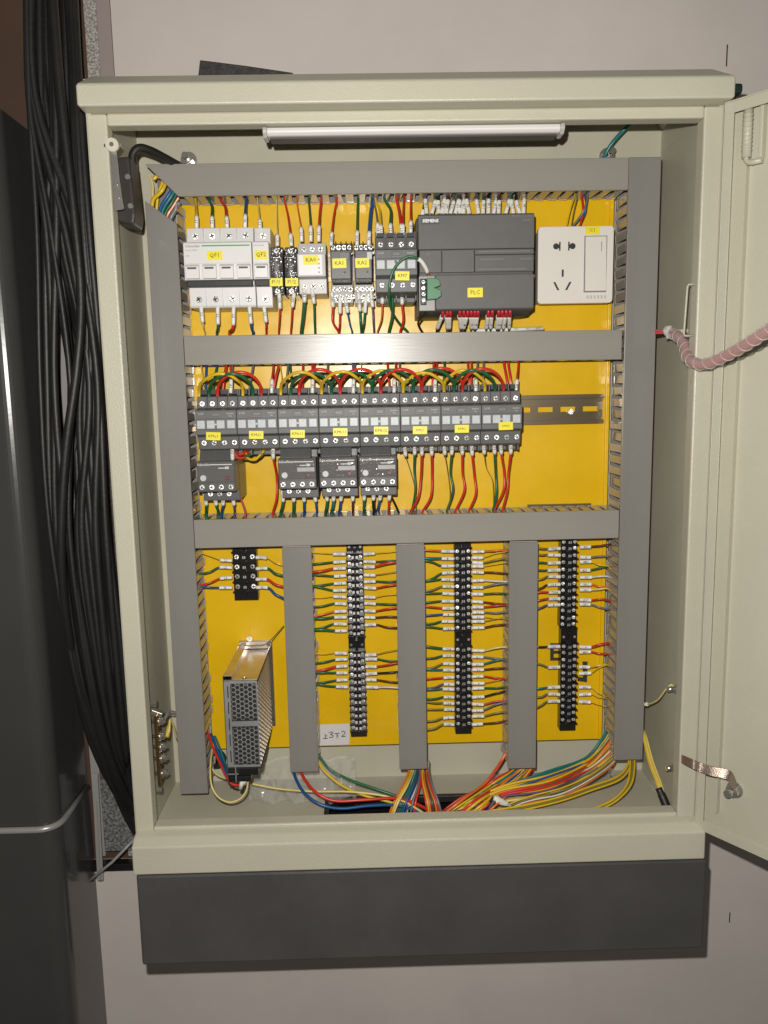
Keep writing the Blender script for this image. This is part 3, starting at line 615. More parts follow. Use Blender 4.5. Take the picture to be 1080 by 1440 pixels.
for s, cx in ((1, 235), (-1, 295)):
    x = x5(cx); g = M(); g.cyl((x-s*.0008, -.0349, z5(415)), (0, -1, 0), .0034, .0003, 14); g.box(min(x, x+s*.0026), max(x, x+s*.0026), -.03535, -.0349, z5(415)-.0020, z5(415)+.0020); g.box(min(x+s*.0026, x+s*.0042), max(x+s*.0026, x+s*.0042), -.0354, -.0349, z5(415)-.0048, z5(415)+.0048); g.build('pin_hole', DDG, t)
g = M(); g.box(x5(260)-.0011, x5(260)+.0011, -.0353, -.0349, z5(537), z5(508)); g.build('pin_hole', DDG, t)
for s, cx in ((1, 235), (-1, 283)): x = x5(cx); z = z5(574); g = M(); g.prism([(x-.0012-s*.0024, z+.0045), (x+.0012-s*.0024, z+.0045), (x+.0012+s*.0024, z-.0045), (x-.0012+s*.0024, z-.0045)], -.0353, -.0349); g.build('pin_hole', DDG, t)
g = M()
for k in range(6): x = x5(357)+k*.0040; g.box(x, x+.0024, -.0353, -.0349, z5(626), z5(613))
g.build('faint_mark', mat('faint_mark_grey', (.55, .50, .45)), t)
nametag(t, 'C1', x5(375), -.0358, z5(354), .0165, .0085, 0, .0055)
# ---- terminal blocks
bar = M(); bar.box(-.0108, .0108, -.0065, 0, -.0006, .0006); BARM = bar.mesh('barrier', BLK)
lk = M(); lk.box(-.0018, -.0004, -.0006, 0, -.0016, .0016); lk.box(.0004, .0018, -.0006, 0, -.0016, .0016); LKM = lk.mesh('contact_link', ZINC)
sqm = M(); sqm.box(-.0014, .0014, -.0006, 0, -.0016, .0016); SQM = sqm.mesh('contact_plate', mat('glare_white_contact', (.80, .79, .76), .35, .3))  # contact metal coloured near white: the flash glare is put into it
TBY = .118
def tblock(label, xt, xb, yt, yb, rows, white=False, W=.0222):
    """xt/xb: centre pixel x at top/bottom; rows: pixel y of each terminal row"""
    a = U(xt, yt, TBY); b = U(xb, yb, TBY); cx = (a.x+b.x)/2; t = thing('terminal_block', label, 'terminal block', (cx, PLATE, b.z), 'black terminal blocks on the yellow plate')
    H = a.z-b.z; g = M(); g.box(-W/2+.001, W/2-.001, -.0135, -.0003, 0, H, .0006)
    g.box(-.0017, .0017, -.0185, -.0135, .006, H-.004, .0005); g.build('base', BLK, t)
    zs = [U(xt+(xb-xt)*(py-yt)/(yb-yt), py, TBY).z-b.z for py in rows]; dz = (zs[0]-zs[-1])/(len(zs)-1)
    k = W/.0222
    for i, z in enumerate(zs+[zs[-1]-dz]):
        o = inst('barrier', BARM, t, (0, -.0130, z+dz/2)); o.scale.x = k
        if i < len(zs):
            for s in (-1, 1): screw(t, s*.0068*k, -.0142, z, SM if W > .025 else SMS, tilt=.2)
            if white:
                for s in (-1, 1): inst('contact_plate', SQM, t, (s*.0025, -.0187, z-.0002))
            else: inst('contact_link', LKM, t, (0, -.0187, z))
    g = M()
    for z in (zs[0]+dz*1.35, ): 
        if z < H-.001:
            for s in (-1, 1): g.cyl((s*.0068*k, -.0137, z), (0, -1, 0), .0016, .0004, 10)
    if len(g.v): g.build('mounting_hole', CHR if white else ZINC, t)
    return t
f2 = lambda L: [740+v/4.235 for v in L]
tblock('short four-row black terminal block at the left, above the power supply', 343, 345.5, 768, 845, [783.5, 797.5, 811, 825.3], W=.031)
tblock('upper half of the long terminal strip with glare-white contact squares', 498, 502, 766, 894, f2([183, 224, 267, 306, 349, 390, 433, 473, 514, 555, 597, 637]), True)
tblock('lower half of the long terminal strip with glare-white contact squares', 502, 504, 895, 1037.5, f2([765, 805, 846, 885, 925, 965, 1005, 1045, 1085, 1125, 1163, 1200]), True)
tblock('upper half of the terminal strip between the middle and right short ducts', 651, 651.5, 764, 888.5, f2([150, 192, 235, 275, 318, 360, 402, 445, 487, 525, 567, 605]))
tblock('lower half of the terminal strip between the middle and right short ducts', 652, 652, 889, 1033.5, f2([735, 775, 820, 857, 898, 935, 972, 1015, 1055, 1095, 1135, 1178]))
tblock('upper half of the rightmost terminal strip', 801, 799.5, 761, 883.5, f2([95, 132, 175, 215, 258, 300, 343, 383, 428, 467, 503, 547, 585]))
tblock('lower half of the rightmost terminal strip, over the printed letters', 801, 799.5, 884, 1029, f2([718, 755, 797, 835, 875, 913, 955, 995, 1035, 1073, 1113, 1155]))
# ---- power supply
YF = .022; a = U(313.5, 957, YF); b = U(362.5, 1078, YF); x0, x1, z1, z0 = a.x, b.x, a.z, b.z; x0 = (x0+U(319, 1078, YF).x)/2; x1 = (U(363, 957, YF).x+U(365, 1075, YF).x)/2
zb = U(340, 1101, YF).z
t = thing('power_supply', 'silver power supply with a perforated front under the small screw', 'power supply', ((x0+x1)/2, PLATE, zb)); o0 = t.location
w_ = x1-x0; w2 = w_/2; H1 = z1-zb; H0_ = z0-zb; yf = YF-PLATE
def hexsheet(g, W_, H_, s, P, th, mrg):
    """perforated sheet: P(u,v,t) maps sheet coordinates"""
    dx = s*1.5; dy = s*math.sqrt(3); ri = s*.83; nx = max(1, round((W_-2*mrg-2*s)/dx)+1); s = (W_-2*mrg)/(1.5*(nx-1)+2); dx = s*1.5; dy = s*math.sqrt(3); ri = s*.83; ny = round((H_-2*mrg)/dy-.5); dy = (H_-2*mrg)/(ny+.5); ky = dy/(s*math.sqrt(3))
    for i in range(nx):
        for j in range(ny):
            cx = mrg+s+i*dx; cy = mrg+dy*(.5+j+(.5 if i % 2 else 0)); vs = []
            for r in (s, ri):
                for k in range(6): vs.append(P(cx+r*math.cos(k*math.pi/3), cy+ky*r*math.sin(k*math.pi/3), 0))
            for k in range(6): vs.append(P(cx+ri*math.cos(k*math.pi/3), cy+ky*ri*math.sin(k*math.pi/3), th))
            g.add(vs, [(k, (k+1) % 6, 6+(k+1) % 6, 6+k) for k in range(6)]+[(6+k, 6+(k+1) % 6, 12+(k+1) % 6, 12+k) for k in range(6)])
    return mrg+s*1.0+(nx-1)*dx+s, mrg+dy*(ny+.5)
g = M(); g.box(-w2, w2, yf+.0035, -.004, H0_-.004, H1-.0015); g.build('inner_case', DDG, t)
g = M(); g.box(-w2, -w2+.0009, yf, -.003, .0, H1+.0052, .0003); g.box(-w2+.0009, w2, yf+.001, -.003, H1-.0012, H1, .0002); g.box(-w2+.0009, -w2+.0100, yf+.0006, -.0035, H1+.0040, H1+.0050, .0002); g.box(-w2+.0092, -w2+.0100, yf+.0006, -.0035, H1, H1+.0040); g.box(-w2+.0009, w2+.004, -.003, -.0003, H0_, H1+.010, .0003)
g.build('chassis', ALU, t)
g = M(); g.box(-w2+.002, w2-.001, -.006, -.0032, H1+.0005, H1+.0095, .0005); g.build('mounting_lug', ALU, t)
g = M(); sH = (H1-H0_-.008)/2
def Pf(z_): return lambda u, v, tt: (-w2+.0075+u, yf+tt, z_+v)
W_ = w_-.0075
for z_ in (H0_+.002, H0_+.002+sH+.006): hexsheet(g, W_, sH, .0031, Pf(z_), .0009, .0005)
g.box(-w2+.0009, -w2+.0078, yf, yf+.0008, H0_, H1-.0013); g.box(-w2+.0078, w2, yf-.0002, yf+.0006, H0_+sH+.0012, H0_+sH+.0072); g.box(-w2+.0078, w2, yf, yf+.0008, H0_, H0_+.0025); g.box(-w2+.0078, w2, yf-.0001, yf+.0007, H1-.0040, H1-.0012); g.box(w2-.0012, w2, yf-.0003, yf+.0006, H0_, H1-.0012)
stuff(g.build('perforated_front', ZINC, t))
g = M(); dep = -.004-yf
hexsheet(g, dep, (H1-H0_)*.97, .0031, lambda u, v, tt: (w2-tt+.0002, -.004-u, H0_+v), .0009, .0005)
stuff(g.build('perforated_side', ALU, t))
g = M()
for k in range(5): z = H0_+.006+k*.019; g.box(-w2+.0045, -w2+.0056, yf-.0003, yf+.0002, z, z+.014)
g.build('slot', DDG, t)
g = M(); g.cyl((-.002, yf+.014, H1-.030), (0, -1, 0), .0065, .006, 14); g.build('blue_capacitor', mat('blue_capacitor_skin', (.03, .14, .22), .4), t)
g = M(); g.box(0, w2-.003, yf+.005, yf+.012, H0_+sH*.62, H0_+sH*.88, .001); g.build('coil', mat('pale_coil', (.5, .5, .5), .4, bump=(200, 1, .002)), t)
g = M(); g.box(-w2+.001, w2-.004, yf+.006, -.03, .006, H0_-.001, .0005); g.box(-w2+.001, w2-.012, yf+.003, -.05, 0, .006, .0005); tb = g.build('terminal_cover', BLK, t)
g = M(); g.box(-w2+.0085, -w2+.0095, yf+.002, yf+.01, .0, H0_-.001); g.box(-w2+.001, -w2+.012, yf+.002, yf+.004, .009, .010); g.build('divider', ZINC, t)
g = M(); g.cyl((.004, yf+.0075, H1), (0, 0, 1), .0022, .0014, 12); g.build('case_screw', CHR, t)
# paper note
g = M(); P = [U(450, 1019, .1305), U(492, 1017.5, .1305), U(491.5, 1047, .1305), U(450, 1048.5, .1305)]; c = (P[0]+P[2])/2
g.prism([(p.x-c.x, p.z-c.z) for p in P], 0, .0004); pn = g.build('paper_note', PAPER, None, c); tag(pn, 'white paper note handwritten with 3 and 2 at the plate edge', 'note')
def stroke(par, segs, ox, oz, s):
    g = M()
    for (a, b, c2, d) in segs:
        A = Vector((ox+a*s, oz+b*s)); B = Vector((ox+c2*s, oz+d*s)); n = (B-A).normalized(); n = Vector((-n.y, n.x))*.00042
        g.prism([tuple(A+n), tuple(A-n), tuple(B-n), tuple(B+n)], -.0004, -.0001)
    g.build('handwriting', INK, par)
s = .0078
stroke(pn, [(.5, 0, .5, 1), (.5, .55, .92, .6), (0, 0, 1, .05)], -.0152, -.0050, s*.8)
stroke(pn, [(0, .92, .5, 1), (.5, 1, .62, .78), (.62, .78, .2, .55), (.2, .55, .66, .4), (.66, .4, .6, .08), (.6, .08, 0, .05)], -.0072, -.0040, s)
stroke(pn, [(0, .95, 1, 1), (.5, .97, .5, 0), (.5, .62, .8, .42)], -.0005, -.0050, s*.85)
stroke(pn, [(0, .8, .3, 1), (.3, 1, .6, .8), (.6, .8, .5, .5), (.5, .5, 0, .05), (0, .05, .7, .1)], .0085, -.0032, s)
# lamp tube
P = [U(371, 173, .02), U(790, 165, .02)]; zt = .7325; zb = U(500, 188, .006).z
t = thing('lamp_tube', 'unlit white strip lamp under the top edge of the cabinet', 'lamp', ((P[0].x+P[1].x)/2, .02, zt)); L = (P[1].x-P[0].x)/2
g = M(); h = zt-zb
g.prism([(-.012, 0), (-.014, -.004), (-.0135, -h*.7), (-.010, -h), (.004, -h), (.008, -h*.6), (.010, 0)], -L+.004, L-.004, .001, 0, 'x'); g.build('diffuser', mat('white_lamp_diffuser', (.80, .77, .76), .28, coat=.3), t)
for s in (-1, 1): g = M(); g.prism([(-.0145, .0), (-.0160, -.004), (-.0150, -h*.8), (-.0105, -h-.002), (.005, -h-.002), (.011, 0)], *sorted((s*(L-.0042), s*L)), .001, 0, 'x'); g.build('end_cap', mat('lamp_cap', (.50, .48, .46), .35), t)
g = M(); g.box(-L+.006, L-.006, -.006, .010, -h-.0018, -h-.0003); g.build('underside_shade', mat('lamp_underside_shade', (.06, .055, .045), .5), t)  # dark strip: the shade under the lamp is put into its colour
# limit switch at left
ly = .0185; P0 = U(152, 222, ly); P1 = U(200, 305, ly)
q = R(156, 222, 199, 303, ly); yl = -.004; t = thing('door_switch', 'black door limit switch with a steel roller lever on the left wall', 'switch', (-.3, .05, q[2])); T = t.location
g = M(); g.prism([(U(152, 222, ly).x, U(152, 222, ly).z), (U(181, 219, ly).x, U(181, 219, ly).z), (U(190, 300, ly).x, U(190, 300, ly).z), (U(188, 316, ly).x, U(188, 316, ly).z), (U(165, 312, ly).x, U(165, 312, ly).z), (U(156, 298, ly).x, U(156, 298, ly).z)], ly, .052, .0025)
g.build('switch_body', mat('black_switch_plastic', (.035, .03, .028), .35, bump=(400, .2, .0004)), t, (-T.x, -T.y, -T.z))
for a, b in ((180, 249), (184, 290)): p = U(a, b, ly-.001); g = M(); g.cyl(p-T, (0, -1, 0), .0026, .002, 12); g.build('case_screw', CHR, t)
g = M()
g.prism([(U(*p, yl).x-T.x, U(*p, yl).z-T.z) for p in ((154, 205), (163, 205), (168, 255), (174, 294), (161, 296), (158, 250))], yl-T.y, yl+.0016-T.y, .0004); 
g.prism([(U(*p, yl).x-T.x, U(*p, yl).z-T.z) for p in ((167, 256), (169, 256), (175, 294), (172.5, 294))], yl-.004-T.y, yl-T.y, .0003); g.build('lever', CHR, t)
p = U(157, 203, -.009); g = M(); g.cyl(p-T+Vector((0, 0, 0)), (0, 1, 0), .0062, .006, 18); g.build('roller', mat('cream_nylon', (.62, .58, .48), .4), t)
g = M(); g.cyl(p-T+Vector((-.008, .003, 0)), (1, 0, 0), .0016, .016, 10); g.cyl(p-T+Vector((0, -.001, 0)), (0, 1, 0), .0022, .001, 10); g.build('roller_pin', CHR, t)
for a, b in ((163, 258), (166, 276)): p = U(a, b, yl-.001); g = M(); g.cyl(p-T, (0, -1, 0), .0022, .002, 10); g.build('lever_rivet', CHR, t)
p2 = [U(187, 232, .05), U(187, 217, .05), U(196, 208, .052), U(212, 212, .06), U(230, 221, .075), U(252, 233, .10)]
g = M(); g.tube(smooth([p-p2[0] for p in p2]), .0042, 12); tag(g.build('black_cable', BLKR, None, p2[0]), 'short thick black cable leaving the door switch over the top duct', 'cable')
# earth bar on the left wall
eb = thing('earth_bar', 'brass earth bar with a column of bolts low on the left wall', 'earth bar', (-.3, .08, -.0))
g = M(); BR = mat('brass', (.45, .32, .14), .3, 1., bump=(300, .3, .0006))
pz = [U(232, y_, .07).z for y_ in (1012, 1033, 1048, 1064, 1085)]
g.box(-.0015, .0025, -.022, -.006, pz[4]-.012, pz[0]+.010, .0006); g.build('bar', BR, eb)
for k, z in enumerate(pz):
    g = M(); g.cyl((-.0075, -.014, z), (1, 0, 0), .002, .018, 10); g.cyl((.0025, -.014, z), (1, 0, 0), .0058, .0014, 16); g.cyl((.0040, -.014, z), (1, 0, 0), .0046, .0042, 6); g.build('bolt', CHR, eb)
for z in (pz[0]+.0215, pz[4]-.0215): g = M(); g.cyl((-.0075, -.014, z), (1, 0, 0), .0042, .009, 6); g.build('bolt', CHR, eb)
g = M(); g.prism([(-.008, pz[0]+.0100), (.006, pz[0]+.006), (.008, pz[0]+.0105), (-.004, pz[0]+.0155)], -.018, -.009, .0006); g.build('lug', CHR, eb)
# studs on the right wall
for a, b, lb in ((947, 969, 'upper bolt on the right inner wall, holding a thin yellow green wire'), (945, 1080, 'lower bolt on the right inner wall, below the braided strap')):
    p = UX(a, b, .300); g = M(); g.cyl((.0075, 0, 0), (-1, 0, 0), .0065, .0015, 16); g.cyl((.006, 0, 0), (-1, 0, 0), .0055, .005, 6); g.cyl((.001, 0, 0), (-1, 0, 0), .003, .008, 12); tag(g.build('bolt', CHR, None, (.300, p.y, p.z)), lb, 'bolt')
# ================================================================ WIRES
T_, N_ = .0012, .0006           # wire radii
DY = .108                        # depth at which wires dive into the ducts
# terminal block wires -----------------------------------------------------
def side(strip, sd, conv, xs_in, xs_out, x_end, rows, txts):
    g = 'wires on the %s side of the %s' % (sd, strip)
    for i, (y, ye, col, th) in enumerate(rows):
        A = conv(xs_in(y), y); xo = xs_out(y)+rs.uniform(-5, 5); B = conv(xo, y+(ye-y)*.05+rs.uniform(-4, 4)); E_ = conv(x_end(y), ye); Mx = conv(xs_out(y)*.5+x_end(y)*.5, y*.36+ye*.64)
        s = 1 if E_[0] > A[0] else -1
        r = {0: N_*.9, 1: T_, 2: T_*1.35}[th]
        rj = rs.uniform(-.7, .7)
        wire([(*A, TBY-.002), (*B, TBY-.004), (Mx[0], Mx[1]+rj, TBY-.010), (*E_, DY), (E_[0]+s*5, E_[1]+rs.uniform(-1, 4), DY+.004)], col, r,
             '%s wire, %s from the top, %s of the %s' % (col, ORD[i], sd, strip), g,
             [((*A, TBY-.002), (*B, TBY-.004), txts[i % len(txts)])])
z1 = lambda a, b: (240+a/3.79, 740+b/3.79)
z2 = lambda a, b: (430+a/4.235, 740+b/4.235)
z3 = lambda a, b: (590+a/4.235, 740+b/4.235)
z4f = lambda a, b: (740+a/4.235, 740+b/4.235)
L = lambda a, b: (lambda y: a+(b-a)*(y-100)/1100)
Y0, G, RD, B_, BR_, BK, WT, GY, PU, TL, OL, OR, PY, PK = 'yellow', 'green', 'red', 'blue', 'brown', 'black', 'white', 'grey', 'purple', 'teal', 'olive', 'orange', 'pale yellow', 'pink'
side('short four-row terminal block', 'left', z1, lambda y: 328, lambda y: 262, lambda y: 158, [(183, 143, Y0, 0), (221, 255, G, 1), (273, 316, RD, 1), (327, 323, B_, 1)], ['L1', 'L2', 'L3', 'N'])
side('short four-row terminal block', 'right', z1, lambda y: 455, lambda y: 516, lambda y: 596, [(166, 208, Y0, 0), (226, 264, G, 2), (283, 322, RD, 2), (326, 382, B_, 2)], ['L1', 'L2', 'L3', 'N'])
S2 = 'strip with glare-white contact squares'
side(S2, 'left', z2, L(236, 255), L(158, 184), L(42, 75), [(165, 157, Y0, 0), (210, 226, G, 1), (249, 272, RD, 2), (294, 290, G, 1), (338, 356, G, 1), (381, 358, G, 1), (421, 426, Y0, 0), (463, 481, G, 1), (505, 536, OR, 1), (541, 549, G, 2),
 (583, 612, G, 1), (622, 617, G, 2), (757, 760, Y0, 0), (791, 816, G, 1), (832, 865, RD, 2), (873, 874, G, 1), (914, 935, G, 1), (957, 941, G, 1)], ['U11', 'V11', 'W11', '4', 'V16', 'U16', 'U12', 'V12'])
side(S2, 'right', z2, L(342, 362), L(413, 430), L(530, 552), [(166, 150, Y0, 0), (210, 206, G, 1), (243, 215, RD, 2), (290, 272, OL, 0), (331, 328, G, 1), (366, 348, RD, 1), (421, 406, Y0, 0), (458, 466, G, 1), (503, 488, RD, 1), (541, 540, BR_, 1),
 (588, 605, BR_, 1), (768, 738, OL, 0), (792, 804, G, 1), (837, 815, RD, 1), (880, 868, BK, 1), (914, 930, BR_, 1), (957, 963, WT, 1)], ['U212', 'V212', 'W21', '5', 'U22', 'V22'])
S3 = 'long middle terminal strip'
side(S3, 'left', z3, lambda y: 206, L(130, 142), L(24, 48), [(149, 142, OR, 1), (193, 190, TL, 2), (235, 205, G, 1), (276, 330, G, 1), (319, 327, G, 1), (360, 389, OL, 1), (403, 400, G, 1), (446, 456, G, 1), (488, 478, RD, 1), (526, 532, B_, 1), (567, 583, G, 1), (609, 597, G, 1),
 (731, 716, G, 2), (771, 788, G, 1), (820, 848, OL, 1), (857, 853, TL, 1), (898, 910, RD, 1), (942, 966, PU, 1), (972, 974, TL, 1), (1018, 1029, G, 1), (1056, 1046, OL, 1), (1091, 1091, OL, 1), (1138, 1163, OL, 1), (1181, 1212, OL, 1)], ['101', '8', '9', '14.0', '13.8', 'W15', '6', 'U31'])
side(S3, 'right', z3, lambda y: 313, lambda y: 383, L(512, 512), [(152, 142, OR, 1), (187, 152, Y0, 0), (215, 192, OL, 1), (238, 217, Y0, 0), (272, 282, BR_, 1), (325, 330, WT, 1), (364, 341, GY, 1), (403, 402, G, 1), (447, 466, BR_, 1), (481, 469, RD, 1), (513, 513, GY, 1), (541, 552, Y0, 0), (567, 544, OL, 0), (605, 586, BR_, 1),
 (739, 719, PY, 1), (777, 796, GY, 1), (822, 790, TL, 1), (854, 845, BR_, 1), (895, 911, RD, 1), (934, 909, OR, 0), (966, 959, G, 1), (1018, 982, BK, 1), (1058, 1040, PK, 1), (1098, 1050, GY, 1), (1132, 1106, OL, 1), (1181, 1160, BR_, 1)], ['102', '0', '1', '12.0', '10.6', '9.6'])
S4 = 'rightmost terminal strip'
side(S4, 'left', z4f, L(202, 198), L(130, 127), lambda y: 62, [(132, 130, OL, 1), (172, 168, OL, 1), (217, 217, G, 1), (260, 260, G, 1), (301, 318, OL, 1), (346, 378, BR_, 1), (392, 396, RD, 1), (432, 443, RD, 1), (467, 493, PU, 1), (716, 718, BK, 1), (838, 818, OL, 1), (957, 968, TL, 1), (1002, 1018, OL, 1), (1042, 1080, OL, 1)], ['W22', '8', '500', '4001', '0V', '60.4', 'U20A'])
side(S4, 'right', z4f, L(320, 310), L(388, 382), L(484, 466), [(124, 110, BR_, 1), (183, 180, GY, 1), (213, 236, Y0, 1), (262, 240, G, 1), (304, 299, WT, 1), (346, 364, OR, 1), (379, 370, PY, 1), (437, 437, RD, 1), (464, 493, GY, 1), (718, 698, RD, 2), (750, 760, RD, 1), (838, 824, Y0, 1), (877, 830, Y0, 0), (958, 1012, Y0, 0), (1003, 1022, Y0, 0), (1045, 1072, Y0, 0)], ['301', '6', '48V-', '420+', '0V', '00.0', '14.3', 'J202'])
# top row, wires coming down from the top duct --------------------------------
def down(x0, x1, yd, ys, col, r, lab, tx, Y=.083, y0=276, g='wires dropping from the top duct', bow=0):
    wire([(x0, y0-4, .113), (x0, y0+5, .108), ((x0+x1)/2+bow, (y0+ys)/2, .100), (x1+(x0-x1)*.12, ys, Y), (x1, yd, Y)], col, r, lab, g, [((x1+(x0-x1)*.12, ys, Y), (x1, yd, Y), tx)])
bk = ' of the wide white breaker'
down(275, 276.5, 321, 304, Y0, .0016, 'thick yellow wire dropping into the first top terminal'+bk, 'L1')
down(294, 298.5, 321, 305, G, .0016, 'thick green wire dropping into the second top terminal'+bk, 'L2', bow=2)
down(310, 319.5, 321, 305, RD, .0016, 'thick red wire dropping into the third top terminal'+bk, 'L3', bow=2)
down(347, 344.5, 321, 302, B_, .0016, 'thick blue wire dropping into the fourth top terminal'+bk, 'N')
down(362, 365.5, 321, 309, PY, .0008, 'thin pale yellow wire dropping into the narrow white breaker', 'L1')
down(389, 390, 346, 330, PY, .0005, 'thin pale yellow wire dropping into the fuse holder FU1', 'U1', .080)
down(400, 409.5, 346, 329, RD, .0011, 'red wire dropping into the fuse holder FU2', '101', .080)
down(417, 424, 340, 320, OR, .0007, 'thin orange wire dropping into the left top terminal of the white phase relay', 'L1', .083, bow=-1)
down(434, 437, 340, 318, G, .0011, 'green wire dropping into the middle top terminal of the white phase relay', 'L2')
down(452, 448, 340, 318, RD, .0013, 'red wire dropping into the right top terminal of the white phase relay', 'L3')
down(474, 465.5, 346, 327, RD, .0011, 'red wire dropping into the left side of relay KA1', '24V', .088)
down(503.5, 502, 346, 325, G, .0013, 'green wire dropping between the relays KA1 and KA2', 'V12', .088)
down(524, 518.5, 346, 326, B_, .0019, 'thick blue wire dropping into the right side of relay KA2', 'N', .088)
down(525, 531.5, 332, 314, GY, .0009, 'grey wire beside a yellow one above contactor KM7', '14', .083); down(528, 536.5, 333, 317, Y0, .0012, 'yellow wire dropping into the first top terminal of contactor KM7', 'L1', bow=2)
down(541, 550, 332, 315, G, .0016, 'green wire dropping into the second top terminal of contactor KM7', 'L2', bow=4)
down(558, 564.5, 331, 316, RD, .0017, 'left one of two thick red wires above contactor KM7', 'L3'); down(568, 566.5, 331, 316, RD, .0012, 'right one of two thick red wires above contactor KM7', '')
down(578, 577.5, 330, 311, RD, .0012, 'red wire dropping beside the left edge of the controller', 'A1.')
down(598, 594, 305, 296, BK, .0008, 'thin black wire at the upper left corner of the controller', '', .09)
ptx = ['I0.0', 'I0.1', 'I0.2', 'I0.3', '1M', 'I1.2', 'L+', 'M', 'I2.0', 'N', 'L1']
for i, (a, b) in enumerate(((598, 600), (612, 607), (616, 617), (625, 621), (630, 627), (638, 633), (645, 640), (646, 647), (652, 652), (656, 660), (670, 673), (680, 679), (687, 687), (697, 694), (702, 701), (716, 711), (719, 722), (726, 731), (737, 736))):
    ys = 281+(i % 3)
    wire([(a, 268, .112), (a, 277, .104), (a, ys, .096), (b, 301, .093)], (GY, G, BK, WT, BR_)[i % 5], .0017, 'white sleeved wire, %s from the left above the controller' % ORD[i], 'white sleeved wires along the top of the controller',
         [((a, ys, .096), (b, 301, .093), ptx[i % 11])])
down(808, 795, 322, 320, Y0, .0007, 'thin yellow wire running behind the white socket', '', .112, 272); down(812, 802, 322, 320, OL, .0006, 'thin olive wire running behind the white socket', '', .112, 272)
down(818, 815, 322, 320, RD, .0012, 'red wire running behind the white socket', '', .113, 272, bow=3); down(826, 800, 322, 321, GY, .0013, 'grey wire curving behind the white socket', '', .112, 272, bow=8); down(823, 812, 323, 321, B_, .0009, 'thin blue wire curving behind the white socket', '', .114, 272, bow=6)
# under the top row, into the crossing duct ------------------------------------
def under(x0, x1, ya, yb, x2, col, r, lab, tx, Y=.085, y2=472, g='wires dropping into the first crossing duct', bow=0):
    wire([(x0, ya, Y), (x1, yb, Y), ((x1+x2)/2+bow, (yb+y2)/2, .092), (x2, y2-6, .104), (x2, y2+3, .110)], col, r, lab, g, [((x0, ya, Y), (x1, yb, Y), tx)])
bk = ' of the wide white breaker'
under(282.5, 285, 430, 453, 288, PY, .0008, 'thin pale yellow wire from the first bottom terminal'+bk, 'L1'); under(306, 306.5, 430, 456, 305, G, .0014, 'green wire from the second bottom terminal'+bk, 'L2')
under(328.5, 328, 430, 457, 323, RD, .0017, 'red wire from the third bottom terminal'+bk, 'L3'); under(350.5, 353, 430, 455, 356, B_, .0017, 'blue wire from the fourth bottom terminal'+bk, 'N')
under(371, 374, 430, 453, 374.5, RD, .0011, 'red wire from the bottom of the narrow white breaker', 'L1')
under(392.5, 393.5, 412, 434, 392, RD, .0010, 'red wire from the bottom of fuse holder FU1', 'U2'); under(413.5, 411, 412, 432, 409, RD, .0010, 'red wire from the bottom of fuse holder FU2', '102')
under(427.5, 428, 406, 425, 424, G, .0020, 'thick green wire from the bottom of the white phase relay', 'A1'); under(438.5, 441.5, 406, 427, 443, G, .0012, 'thinner green wire from the bottom of the white phase relay', '12')
under(466.5, 468, 410, 432, 476, RD, .0014, 'red wire from the lower left terminal of relay KA1', '24V', .092, bow=-4); under(478, 478, 416, 441, 477, RD, .0011, 'short red wire meeting another below relay KA1', '', .094)
under(485, 489, 416, 440, 495, B_, .0010, 'thin blue wire below relay KA1', 'N', .094); under(504, 506, 410, 438, 508, G, .0013, 'green wire from the left terminal of relay KA2', 'V12', .092)
under(515, 513, 415, 440, 510, G, .0012, 'green wire from the middle terminal of relay KA2', '', .094); under(521, 524, 410, 432, 526, PU, .0011, 'purple wire from the right terminal of relay KA2', '7', .092)
under(537.5, 537.5, 409, 427, 531, OR, .0009, 'thin orange wire from contactor KM7', 'U1', bow=2); under(551.5, 552, 408, 418, 547, G, .0016, 'thick green wire from contactor KM7', 'V1', bow=2); under(565.5, 565.5, 408, 428, 563, RD, .0014, 'red wire from contactor KM7', 'W1', bow=3)
wire([(603, 388, .058), (597, 374, .05), (588, 364, .045), (574, 361, .044), (560, 370, .045), (550, 388, .046), (547, 415, .05), (551, 437, .07), (562, 455, .095), (573, 466, .104), (576, 474, .11)], G, .0014, 'long green wire looping up from the green plug of the controller', None, [((588.5, 364, .0445), (600, 382, .055), '')])
g = M(); g.tube([U(601.5, 384, .057), U(604, 392, .058)], .0019, 8); g.tube([U(603, 421, .06), U(603, 431, .062)], .0019, 8); tag(g.build('ferrule', mat('red_ferrule', (.45, .02, .03), .35)), 'pair of dark red ferrules above and below the green plug', 'ferrule')
wire([(604, 428, .062), (600, 440, .065), (592, 447, .07), (588, 455, .08), (592, 464, .095), (598, 473, .11)], BK, .0013, 'black wire curling down from the green plug', None)
RF = mat('red_ferrule', (.45, .02, .03))
for i, (fx, ex) in enumerate(((623, 615), (629, 629), (633.5, 632), (647, 648), (652.5, 652), (658, 652), (663, 663), (668, 667), (672.5, 669), (687, 684), (692.5, 690), (701.5, 699), (706.5, 702), (712, 708), (717.5, 716))):
    o = wire([(fx-1.2, 444, .066), (ex, 462, .088), (ex-.5, 472, .108)], (BK, GY, BR_, PU)[i % 4], .0015, 'red ferruled wire, %s from the left under the controller' % ORD[i], 'red ferruled wires under the controller', [((fx-1.2, 444, .066), (ex, 462, .088), ('Q0.%d' % (i % 8)) if i > 3 else '1L')])
    g = M(); A = U(fx, 433, .062)-o.location; B = U(fx-.6, 446, .0655)-o.location; g.tube([A, B], .0021, 8); g.build('ferrule', RF, o)
g = M(); A = U(662, 465, .094); B = U(764, 462, .094); g.tube([(0, 0, 0), B-A], .0022, 8); o = g.build('white_sleeve', SLV, None, A); tag(o, 'long white marker sleeve lying along the first crossing duct', 'marker sleeve')
for f in (.62, .78, .92): text('V57', .003, INK, o, (B-A)*f+Vector((0, -.0024, 0)), 0)
